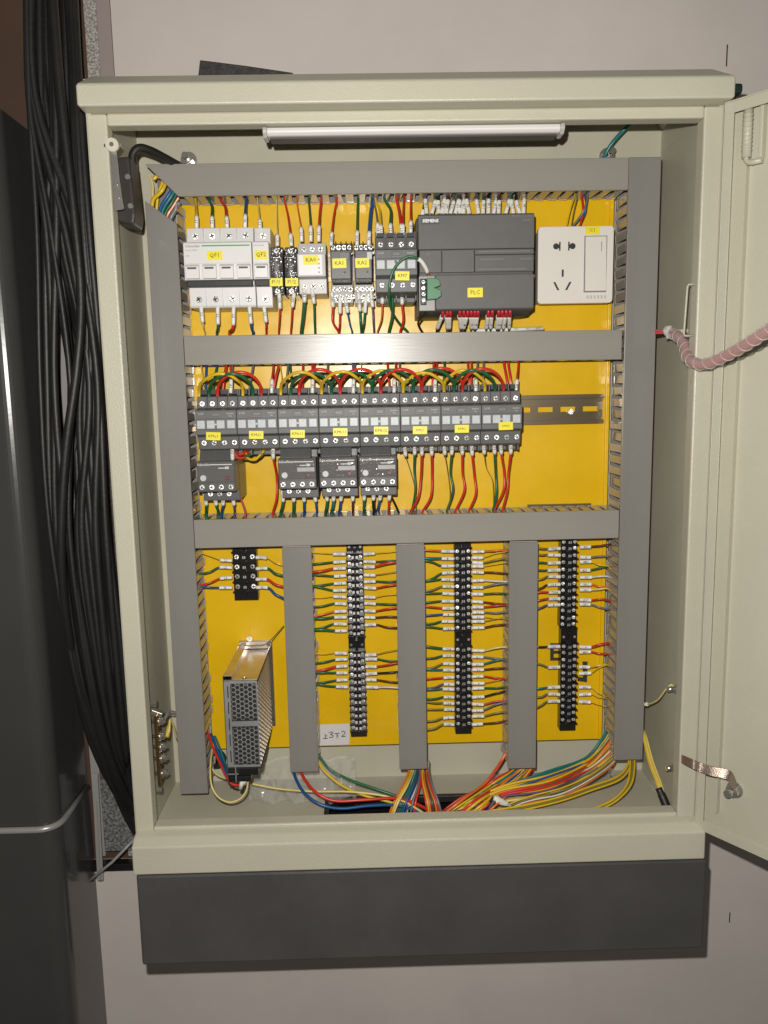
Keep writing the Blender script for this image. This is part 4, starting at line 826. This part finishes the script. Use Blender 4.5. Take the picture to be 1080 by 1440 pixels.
# loose wires between crossing duct and contactors -------------------------------
cols = [(283, 287, Y0, N_*1.3), (290, 289, B_, T_), (305, 299, G, T_), (318, 313, RD, .0016), (324, 326, RD, T_), (356, 350, GY, T_), (392, 384, RD, .0016), (394, 398, Y0, N_), (405, 402, GY, T_), (408, 411, G, T_), (426, 425, RD, T_), (439, 441, RD, T_), (461, 458, GY, T_), (496, 498, GY, T_), (508, 505, Y0, N_), (545, 548, RD, T_), (562, 561, GY, T_), (610, 608, RD, .0015), (625, 623, G, T_), (658, 661, RD, T_), (663, 662, RD, T_), (680, 679, GY, T_), (709, 715, RD, .0015), (715, 720, RD, .0014)]
for i, (a, b, c, r) in enumerate(cols):
    wire([(a, 503, .108), (a, 514, .100), ((a+b)/2, 530, .093), (b, 552, .091)], c, r, '%s wire, %s from the left in the gap above the long contactor row' % (c, ORD[i]), 'wires above the long contactor row')
for i in range(8):
    x = U(0, 0, 0).x; px = 274.5+57.4*i+50
    wire([(px+3, 508, .106), (px+2, 522, .095), (px+.5, 534, .082), (px, 553, .080)], RD if i % 3 else GY, T_, 'white sleeved wire into the fourth top terminal of the contactor %s in the row' % ORD[i], 'sleeved coil wires of the contactor row', [((px+.5, 534, .082), (px, 553, .080), 'A1')])
for i in (0, 2, 3, 4, 5, 6):
    for j, (c, off, pk) in enumerate((('yellow', 6.5, 527), ('green', 20.5, 526), ('red', 32.5, 524))):
        a = 274.5+57.4*i+off-1; b = a+57.4+(4 if i == 0 else 0)
        sl = -.0145*(a-274)+rs.uniform(-1.5, 2.5); m_ = (a+b)/2+rs.uniform(-2, 2); q = rs.uniform(-.004, .004); w_ = b-a
        wire([(a, 561+sl, .0745), (a, 551+sl, .0735), (a+w_*.03, 541+sl, .066+q), (a+w_*.15, pk+7+sl, .056+q), (a+w_*.31, pk+1+sl, .051+q), (m_, pk-1+sl, .049+q), (b-w_*.31, pk+1+sl, .051+q), (b-w_*.15, pk+7+sl, .056+q), (b-w_*.03, 541+sl, .066), (b, 551+sl, .0735), (b, 561+sl, .0745)], c, .0018,
             '%s jumper arching from the %s to the %s contactor of the row' % (c, ORD[i], ORD[i+1]), 'jumpers looping over the contactor row', n=9, k=4, name='jumper_wire', cat='jumper wire')
# below the contactor row -----------------------------------------------------------
def low(x0, x1, ya, yb, mids, x2, col, r, lab, tx, Y=.078, y2=727, g='wires dropping into the second crossing duct'):
    wire([(x0, ya, Y), (x1, yb, Y+.003)]+[(a, b, .095) for a, b in mids]+[(x2, y2-7, .106), (x2-1, y2+4, .111)], col, r, lab, g, [((x0, ya, Y), (x1, yb, Y+.003), tx)])
c6 = ' of the sixth contactor'; c7 = ' of the seventh contactor'; c8 = ' of the last contactor'
low(569, 570.5, 622, 641, [(577, 662), (584, 690)], 585, OL, .0005, 'thin olive wire from the first bottom terminal'+c6, 'U51'); low(583.5, 583, 622, 639, [(582.5, 660), (584, 690)], 579, G, .0013, 'green wire from the second bottom terminal'+c6, 'V51')
low(594, 593, 622, 640, [(592, 670), (588, 700)], 577, RD, .0014, 'red wire from the third bottom terminal'+c6, 'W51'); low(607.5, 607, 622, 640, [(607.5, 665), (606, 698)], 594, RD, .0014, 'red wire from the fourth bottom terminal'+c6, '503')
low(625, 625.5, 621, 639, [(629, 660), (633, 695)], 630, OL, .0005, 'thin olive wire from the first bottom terminal'+c7, 'U52'); low(637, 635, 621, 639, [(633.5, 665), (637, 690)], 628, G, .0013, 'green wire from the second bottom terminal'+c7, 'V52')
low(650, 650, 621, 639, [(650.5, 665), (653, 690)], 640, RD, .0014, 'red wire from the third bottom terminal'+c7, 'W52'); low(663.5, 664, 621, 640, [(667, 668), (669, 695)], 659, RD, .0014, 'red wire from the fourth bottom terminal'+c7, '504')
low(680.5, 681, 621, 638, [(684, 658), (693, 678)], 694, OL, .0005, 'thin olive wire from the first bottom terminal'+c8, 'U53'); low(695, 695.5, 621, 638, [(697, 665), (698, 695)], 693, G, .0015, 'green wire from the second bottom terminal'+c8, 'V53')
low(704.5, 705, 620, 638, [(709, 665), (708, 690)], 694, RD, .0014, 'red wire from the third bottom terminal'+c8, 'W53'); low(719, 718, 620, 638, [(715, 665), (713, 692)], 706, RD, .0014, 'red wire from the fourth bottom terminal'+c8, '505')
low(326.5, 327, 625, 648, [(330, 685), (338, 700)], 345, PK, .0014, 'pinkish red wire crossing the left thermal relay', 'A2', .070); low(384, 384.5, 627, 645, [(389, 670), (389, 700)], 384, RD, .0014, 'red wire hanging down the bare yellow plate below contactor KMd1', 'A2', .072)
for i, (a, b, c, d, col, lab) in enumerate(((322, 640, 348, 641, RD, 'short red loop under the first two contactors'), (330, 636, 347, 634, 'red', 'second short red loop tucked under the first two contactors'), (340, 638, 356, 636, G, 'short green loop under contactor KMd1'), (345, 643, 372, 634, Y0, 'short yellow loop under contactor KMd1'))):
    wire([(a, b-8, .085), (a+3, b+1, .078), ((a+c)/2, max(b, d)+3, .075), (c-2, d+1, .080), (c+2, d-9, .090)], col, .0015, lab, None)
wire([(300, 632, .092), (340, 645, .088), (362, 645, .086), (372, 636, .09), (374, 626, .095)], OL, .0008, 'thin olive loop hanging under contactor KMd1', None)
rw = [[(287.5, 290, 290), (301, 304, 307), (313.5, 313.5, 312), (326.5, 329, 330)], [(397, 398, 395), (412, 413, 413), (427, 427.5, 428), (440, 444, 446)], [(457, 460, 458), (468.5, 469, 466), (481.5, 479, 477), (496, 496, 496)], [(512, 512, 512), (526, 525, 526), (536.5, 534, 529), (549, 547, 546)]]
rc_ = [(G, G, B_, PU), (G, G, B_, B_), (G, TL, B_, BR_), (G, BK, B_, RD)]
rn = ['left thermal relay', 'thermal relay under KMt11', 'thermal relay in the middle of the group', 'right thermal relay of the group']
for i in range(4):
    yb = (694, 689, 688, 687)[i]
    for j in range(4):
        a, b, c = rw[i][j]
        low(a, b, yb, yb+16, [((b+c)/2, 715)], c, rc_[i][j], (.0017, .0018, .0015, .0013)[j], '%s wire from the %s terminal of the %s' % (rc_[i][j], ORD[j], rn[i]), ('U%d1' % i, 'V%d1' % i, 'W%d1' % i, '95')[j], .086)
wire([(551, 700, .10), (556, 710, .103), (561, 722, .107), (562, 731, .111)], BK, .0014, 'black wire leaning away from the right thermal relay', None)
# corner opening of the left duct --------------------------------------------------
for i, (p, c, r) in enumerate((([(216, 252, .10), (222, 248, .10), (232, 255, .098), (228, 268, .096), (216, 280, .098), (214, 290, .10)], Y0, .0022), ([(230, 243, .11), (228, 258, .11), (222, 275, .11), (220, 300, .112)], Y0, .0018),
   ([(245, 262, .098), (236, 276, .097), (226, 292, .099), (222, 310, .102)], B_, .0019), ([(248, 265, .098), (239, 279, .097), (229, 296, .099), (226, 315, .102)], TL, .0019), ([(250, 270, .10), (241, 286, .099), (233, 299, .10), (229, 315, .102)], G, .0016),
   ([(251, 278, .10), (243, 291, .10), (236, 302, .10), (232, 318, .103)], OR, .0015), ([(252, 284, .10), (246, 296, .10), (240, 307, .10), (236, 320, .103)], GY, .003), ([(210, 246, .12), (215, 262, .12), (214, 285, .12), (213, 300, .12)], PY, .0012))):
    wire(p, c, r, '%s wire, %s from the left in the open corner of the ducts' % (c, ORD[i]), 'wires showing in the open duct corner')
wire([(893, 168, .11), (880, 180, .12), (862, 200, .125), (851, 218, .13), (846, 236, .13)], TL, .0022, 'dull green wire passing the right fixing stud above the top duct', None)
# bottom: power supply, left duct ----------------------------------------------------
wire([(292, 1030, .105), (297, 1045, .09), (308, 1070, .07), (322, 1098, .04), (334, 1104, .035), (343, 1098, .035)], RD, .0015, 'red wire hanging from the left duct to the power supply foot', None)
wire([(297, 1032, .108), (303, 1048, .095), (312, 1070, .08), (318, 1086, .05), (326, 1098, .04)], B_, .0016, 'blue wire hanging from the left duct to the power supply foot', None)
wire([(302, 1035, .11), (309, 1052, .10), (317, 1075, .085), (322, 1090, .055), (332, 1100, .042)], TL, .0014, 'teal wire beside the blue one by the power supply foot', None)
wire([(299, 1050, .10), (296, 1075, .07), (297, 1102, .05), (306, 1120, .045), (322, 1128, .04), (338, 1123, .04), (347, 1110, .04), (349, 1092, .04)], PY, .0011, 'pale yellow wire looping under the power supply', None)
wire([(297, 1080, .12), (310, 1092, .11), (345, 1100, .09), (390, 1109, .085), (440, 1113, .08), (500, 1114, .075), (560, 1124, .07), (600, 1146, .068)], PY, .0013, 'yellow green wire running right along the cabinet floor from the left duct', None)
wire([(399, 880, .112), (390, 890, .105), (375, 905, .09), (360, 908, .088), (346, 908, .10)], OL, .0007, 'thin brown green wire curving from the left short duct to the power supply top', None)
for i, x in enumerate((341, 346)):
    g = M(); g.tube([U(x, 1096-i*4, .03), U(x-3, 1109-i*6, .032)], .0024, 8); tag(g.build('white_sleeve', SLV), ('left' if i == 0 else 'right')+' one of two white sleeves at the foot of the power supply', 'marker sleeve')
wire([(412, 1080, .105), (416, 1095, .09), (428, 1115, .07), (450, 1131, .06), (480, 1137, .06), (520, 1133, .065), (560, 1133, .07), (600, 1146, .07), (612, 1160, .07)], B_, .0019, 'thick blue wire from the left short duct into the floor opening', None)
wire([(421, 1080, .105), (428, 1095, .09), (444, 1114, .07), (470, 1126, .065), (510, 1125, .065), (560, 1123, .07), (600, 1138, .075), (612, 1155, .075)], RD, .0019, 'thick red wire from the left short duct into the floor opening', None)
wire([(446, 1066, .11), (455, 1083, .10), (478, 1103, .09), (510, 1118, .08), (545, 1127, .075), (585, 1140, .075), (600, 1155, .075)], Y0, .0017, 'thick yellow wire from the left short duct into the floor opening', None)
wire([(447, 1060, .115), (462, 1080, .105), (490, 1096, .095), (530, 1110, .085), (565, 1123, .08), (595, 1142, .08), (606, 1155, .08)], G, .0017, 'thick green wire from the left short duct into the floor opening', None)
# bundles at the bottom
def bundle(tag_, items, g):
    for i, (pts, c, r) in enumerate(items): wire(pts, c, r, tag_ % c, g)
rb = random.Random(9)
it = []
for i, (a, b, c) in enumerate(((575, 547, OR), (578, 550, Y0), (581, 553, PY), (584, 560, TL), (586, 563, G), (588, 566, B_), (589, 570, PU), (593, 571, WT), (591, 577, GY), (592, 582, RD), (593, 601, RD), (594, 604, Y0), (596, 606, OR), (599, 611, G), (600, 615, OR), (601, 618, RD), (597, 609, BR_), (603, 621, GY), (582, 557, PU))):
    yb = rb.uniform(.060, .085); s = 1 if b > a else -1
    it.append(([(a, 1070, .112), (a, 1084, .105), (a+(b-a)*.33+s*-1.5, 1104, yb+.015), (a+(b-a)*.75, 1128, yb), (b, 1148, yb-.004), (b+s*1, 1166, yb-.005)], c, rb.uniform(.0012, .0015)))
bundle('%s wire fanning down from the middle short duct into the floor opening', it, 'wires fanning from the middle short duct')
it = []
cl = [BR_, RD, OR, RD, RD, Y0, Y0, G, G, TL, Y0, RD, OR, G, Y0, Y0, B_, RD, Y0, PU, G, Y0, RD, RD, OL, Y0, OR, RD]
for i, c in enumerate(cl):
    t = i/(len(cl)-1); sx = (712+3*rb.random(), 1055+12*t) if i < 4 else (716+32*t, 1080); ex = 618+62*t+rb.uniform(-5, 5); yb = rb.uniform(.052, .10)*(1-.25*t)
    mx = sx[0]*.62+ex*.38
    it.append(([(sx[0]+3, sx[1]-10, .112), (sx[0], sx[1]+2, .106), (mx+6, 1100+6*t+rb.uniform(-2, 2), .09), ((mx+ex)/2, 1124+4*t+rb.uniform(-2, 2), yb), (ex, 1146, yb-.006), (ex-14, 1160, yb-.01)], c, rb.uniform(.0013, .0018)))
bundle('%s wire sweeping from the right short duct into the floor opening', it, 'wires sweeping from the right short duct')
it = []
cl = [TL, G, TL, Y0, B_, Y0, G, RD, Y0, OR, Y0, RD, G, Y0, WT, RD, Y0, PU, Y0, GY, OL, Y0, PY]
for i, c in enumerate(cl):
    t = i/(len(cl)-1); sx = (845+17*t, 1040+28*t); yb = rb.uniform(.075, .095)-.02*t
    m1 = (822+8*t, 1066+24*t+rb.uniform(-1.5, 1.5)); m2 = (772, 1086+30*t+rb.uniform(-2.5, 2.5)); m3 = (710, 1104+24*t+rb.uniform(-3, 3))
    it.append(([(sx[0]+8, sx[1]-12, .112), (*sx, .108), (*m1, .10), (*m2, yb), (*m3, yb-.005), (668+rb.uniform(-4, 4), 1120+20*t, yb-.01), (630+rb.uniform(-5, 5), 1146, yb-.015), (612, 1160, yb-.02)], c, rb.uniform(.0012, .0016)))
bundle('%s wire sweeping left from the foot of the right duct', it, 'wires sweeping left from the right duct')
g = M(); a = [U(698, 1122, .045), U(690, 1134, .042), U(682, 1147, .04), U(676, 1160, .038)]; g.tube(smooth([p-a[0] for p in a]), .0048, 12); tag(g.build('black_cable', BLKR, None, a[0]), 'short black sheathed cable end among the coloured wires on the floor', 'cable')
g = M(); a = [U(696, 1124, .044), U(706, 1128, .045), U(718, 1133, .047)]; g.tube(smooth([p-a[0] for p in a], 3), [.0052, .005, .0042, .004, .0036, .002, .0015], 9); g.tube(smooth([p-a[0]+Vector((-.002, -.002, .003)) for p in a], 3), [.003, .0034, .003, .003, .002, .002, .001], 7); tag(g.build('white_tape', SLV, None, a[0]), 'white tape round the end of the black sheathed cable', 'tape')
for i in range(4):
    wire([(712+i*3, 1132+i*2, .046), (745, 1120+i*3, .05), (790, 1108+i*4, .055), (830, 1090+i*3, .07), (862, 1066+i*3, .10), (868, 1052, .11)], (Y0, OL, WT, OR)[i], .0009, ('yellow', 'olive', 'white', 'orange')[i]+' wire running from the right duct to the taped black cable end', 'wires of the taped cable')
for i in range(3):
    wire([(884+i*2, 1058, .11), (883+i*2, 1075, .10), (868+i*2, 1092+i*2, .085), (830, 1106+i*3, .07), (790, 1120+i*3, .055), (740, 1132+i*3, .045), (690, 1140+i*3, .035)], Y0 if i != 1 else OL, .0012, ('upper', 'middle', 'lower')[i]+' one of three yellow wires running left along the floor from the right duct', 'earth wires on the floor')
for i in range(3):
    wire([(886+i*3, 1058, .11), (886+i*3, 1080, .09), (882+i*3, 1102, .07), (868+i*3, 1120, .055), (845+i*3, 1133+i, .045), (800+i*3, 1147+i, .03)], (Y0, OL, Y0)[i], .0012, ('left', 'middle', 'right')[i]+' one of three short earth wires curving forward under the right duct', 'earth wires on the floor')
for i in range(4):
    wire([(898+i*1.5, 1015+i*3, .12), (904+i*1.5, 1035, .10), (912+i*2, 1070, .07), (923+i*2, 1100, .045), (930+i*1.5, 1118, .035)], Y0 if i % 2 == 0 else PY, .0012, ('leftmost', 'second', 'third', 'rightmost')[i]+' one of four yellow wires entering the black sleeve in the right corner', 'wires of the black sleeve')
g = M(); a = [U(926, 1108, .038), U(934, 1126, .03), U(942, 1148, .022)]; g.tube(smooth([p-a[0] for p in a]), [.0040]*3+[.0048]*6+[.005]*2, 12); tag(g.build('heat_shrink_sleeve', BLKR, None, a[0]), 'black heat shrink sleeve round yellow wires in the right floor corner', 'sleeve')
# right wall things
wire([(903, 990, .10), (912, 990, .09), (925, 984, .07), (936, 970, .055), (944, 963, .05), (947, 968, .05)], PY, .0011, 'thin yellow green wire ending at the upper bolt of the right wall', None, [((903, 990, .10), (911, 990, .092), '')])
A = UX(948, 1063, .300); B = UD(1034, 1110, .010)
P = [A, A.lerp(B, .25)+Vector((0, -.006, -.002)), A.lerp(B, .55)+Vector((0, -.006, -.0)), A.lerp(B, .8)+Vector((0, 0, .006)), B+Vector((-.004, 0, .012)), B]
P = [A, U(960, 1068, -.006), U(972, 1073, -.022), UD(985, 1079, .030), UD(1000, 1084, .028), UD(1016, 1087, .024), UD(1026, 1091, .020), UD(1031, 1100, .015), UD(1034, 1109, .012)]
S = smooth([p-A for p in P], 6); g = M(); V = []; k = Vector((.0, .0015, .0052))
for i, p in enumerate(S):
    tw = .5+.5*math.cos(i/len(S)*4); kk = Vector((.002*(1-tw), .001, .0045)); V += [p-kk+Vector((0, -.0008, 0)), p+kk+Vector((0, -.0008, 0)), p+kk+Vector((0, .0008, 0)), p-kk+Vector((0, .0008, 0))]
F = []
for i in range(len(S)-1):
    for j in range(4): F.append((i*4+j, i*4+(j+1) % 4, i*4+4+(j+1) % 4, i*4+4+j))
F += [(0, 3, 2, 1), tuple(len(V)-4+q_ for q_ in range(4))]; g.add(V, F, 0, False)
tag(g.build('braided_strap', mat('tinned_copper_braid', (.42, .33, .27), .35, .8, bump=(900, .5, .0006)), None, A), 'flat copper braided earthing strap from the right wall to the door stud', 'strap')
# spiral hose to the door
sp_ = [(942, 468, .075), (952, 472, .05), (962, 484, .03), (966, 500, .01), (976, 510, -.012), (992, 512, -.03), (1015, 503, -.055), (1045, 487, -.09), (1080, 465, -.13), (1120, 440, -.17)]
P = smooth([U(*p) for p in sp_], 8); o0 = P[0].copy()
hose = thing('spiral_wrapped_cable', 'pink and red wires in clear spiral wrap looping from the right wall onto the door', 'cable', o0)
for (dx, dz, c) in ((-.0022, .0012, PK), (.0020, .0014, PK), (.0, -.0022, RD), (.0004, .0006, WT)):
    g = M(); g.tube([p-o0+Vector((dx, 0, dz)) for p in P], .0021, 8); g.build('inner_wire', wm(c) if c != WT else wm(PK), hose)
g = M(); H_ = []; a_ = None; tot = 0
for i in range(len(P)-1):
    t = (P[i+1]-P[i]); L_ = t.length; t.normalize(); a_ = t.orthogonal().normalized() if a_ is None else (a_-t*a_.dot(t)).normalized(); b_ = t.cross(a_)
    for q_ in range(6):
        f = q_/6; th = (tot+L_*f)/.0150*2*math.pi; H_.append(P[i].lerp(P[i+1], f)-o0+(a_*math.cos(th)+b_*math.sin(th))*.0058)
    tot += L_
hw = M(); hw.tube(H_, .0007, 5); hw.build('spiral_ridge', mat('spiral_wrap_edge', (.70, .56, .55), .2, alpha=.4), hose)
g = M(); g.tube([p-o0 for p in P], .0056, 14); g.build('clear_wrap', mat('spiral_wrap_film', (.74, .64, .62), .15, alpha=.45), hose)
for i, (c, dy) in enumerate(((PK, 0), (RD, 2), (PK, 4), (BK, 7))):
    wire([(905, 463+dy, .10), (918, 464+dy, .09), (932, 466+dy*.6, .08), (944, 468, .074)], c, .0013 if c != BK else .0009, ('top', 'second', 'third', 'lowest')[i]+' of the thin wires running from the right duct into the spiral wrap', 'wires entering the spiral wrap')
g = M(); a = [U(936, 461, .075), U(943, 468, .07), U(952, 467, .068), U(966, 465, .058)]; g.tube(smooth([p-a[0] for p in a], 3), [.004, .0055, .006, .0055, .0045, .004, .0032, .0028, .0024, .002], 10); g.tube([U(940, 459, .07)-a[0], U(942, 476, .068)-a[0]], .0042, 9)
tag(g.build('cable_tie', mat('white_tie', (.66, .64, .58), .35), None, a[0]), 'white cable tie gathering the spiral wrap at the right wall', 'cable tie')
# earth wires by the bar
p = U(243, 1005, .09)
wire([(232, 1012, .06), (237, 1003, .065), (244, 1003, .08), (254, 1004, .10)], GY, .0008, 'thin grey wire from the earth bar behind the left duct', None); wire([(231, 1010, .062), (238, 1000, .068), (246, 1001, .085), (256, 1001, .10)], GY, .0007, 'second thin grey wire just above the first at the earth bar', None)
wire([(234, 1035, .06), (238, 1026, .062), (239, 1012, .07), (243, 1018, .08), (249, 1040, .10)], PY, .0012, 'yellow green wire bent sharply beside the earth bar', None)
g = M(); a = U(239, 1014, .07); b = U(235, 1037, .06); g.tube([(0, 0, 0), (b-a)*.6, (b-a)], [.0012, .0030, .0022], 8); tag(g.build('cable_lug', mat('yellow_wire_insulation', (1, 1, 1)), None, a), 'yellow insulated lug on the earth bar', 'lug')
# crumpled clear plastic pouch on the cabinet floor
g = M(); a = U(352, 1066, .125); b = U(500, 1122, .10); nx, nz = 26, 8; V = []; rp = random.Random(2)
for i in range(nx):
    for j in range(nz):
        V.append((a.x+(b.x-a.x)*i/(nx-1)+rp.uniform(-.001, .001), .118+.006*math.sin(i*.9+j)+rp.uniform(-.004, .004)-.02*(1-j/(nz-1)), -.027+(a.z+.029)*j/(nz-1)+rp.uniform(-.0012, .0012)*(j > 0)))
F = [(i*nz+j, (i+1)*nz+j, (i+1)*nz+j+1, i*nz+j+1) for i in range(nx-1) for j in range(nz-1)]
m2 = [(v[0], v[1]-.010*math.sin(math.pi*(k % nz)/(nz-1))-.001, v[2]) for k, v in enumerate(V)]
g.add(V, F, 0, False); g.add(m2, [f[::-1] for f in F], 0, False)
tag(g.build('plastic_pouch', CLEAR), 'crumpled clear plastic pouch lying at the back of the cabinet floor', 'pouch')
g = M(); V = []; a = U(908, 1090, .12)
for i in range(9):
    for j in range(5): V.append((a.x+.001+.036*i/8, .10-.012*i+rp.uniform(-.003, .003), -.0275+.014*(j/4)*(1-i/12)+rp.uniform(0, .002)))
g.add(V, [(i*5+j, i*5+5+j, i*5+6+j, i*5+1+j) for i in range(8) for j in range(4)]); tag(g.build('plastic_scrap', CLEAR), 'small scrap of clear plastic in the right rear corner of the cabinet floor', 'plastic scrap')
# wires past the three hundred that show largest: one joined object
WR = [o for o in COL.objects if o.name.split('.')[0] == 'wire' and o.parent is None]
def wscore(o):
    v = [c.co for c in o.data.vertices]; d = Vector([max(p[i] for p in v)-min(p[i] for p in v) for i in range(3)]); r = (v[0]-v[4]).length/2
    return d.length*max(r, .0016 if o.children else 0)
WR.sort(key=wscore, reverse=True)
V = []; F = []; MI = []; ML = []
for o in WR[300:]:
    todo = [(o, Matrix.Translation(o.location))]
    while todo:
        a, mm_ = todo.pop(); me = a.data; o_ = len(V)
        V += [tuple(mm_ @ v.co) for v in me.vertices]
        for p in me.polygons:
            F.append(tuple(i+o_ for i in p.vertices)); mt = me.materials[0]
            if mt not in ML: ML.append(mt)
            MI.append(ML.index(mt))
        for c in list(a.children): todo.append((c, mm_ @ Matrix.LocRotScale(c.location, c.rotation_euler, c.scale)))
        bpy.data.objects.remove(a)
if V:
    me = bpy.data.meshes.new('small_wires'); me.from_pydata(V, [], F)
    for mt in ML: me.materials.append(mt)
    me.polygons.foreach_set('material_index', MI); me.update()
    o = bpy.data.objects.new('small_wires', me); COL.objects.link(o); stuff(tag(o, 'short and thin coloured wires filling the gaps between devices and ducts', 'wires'))
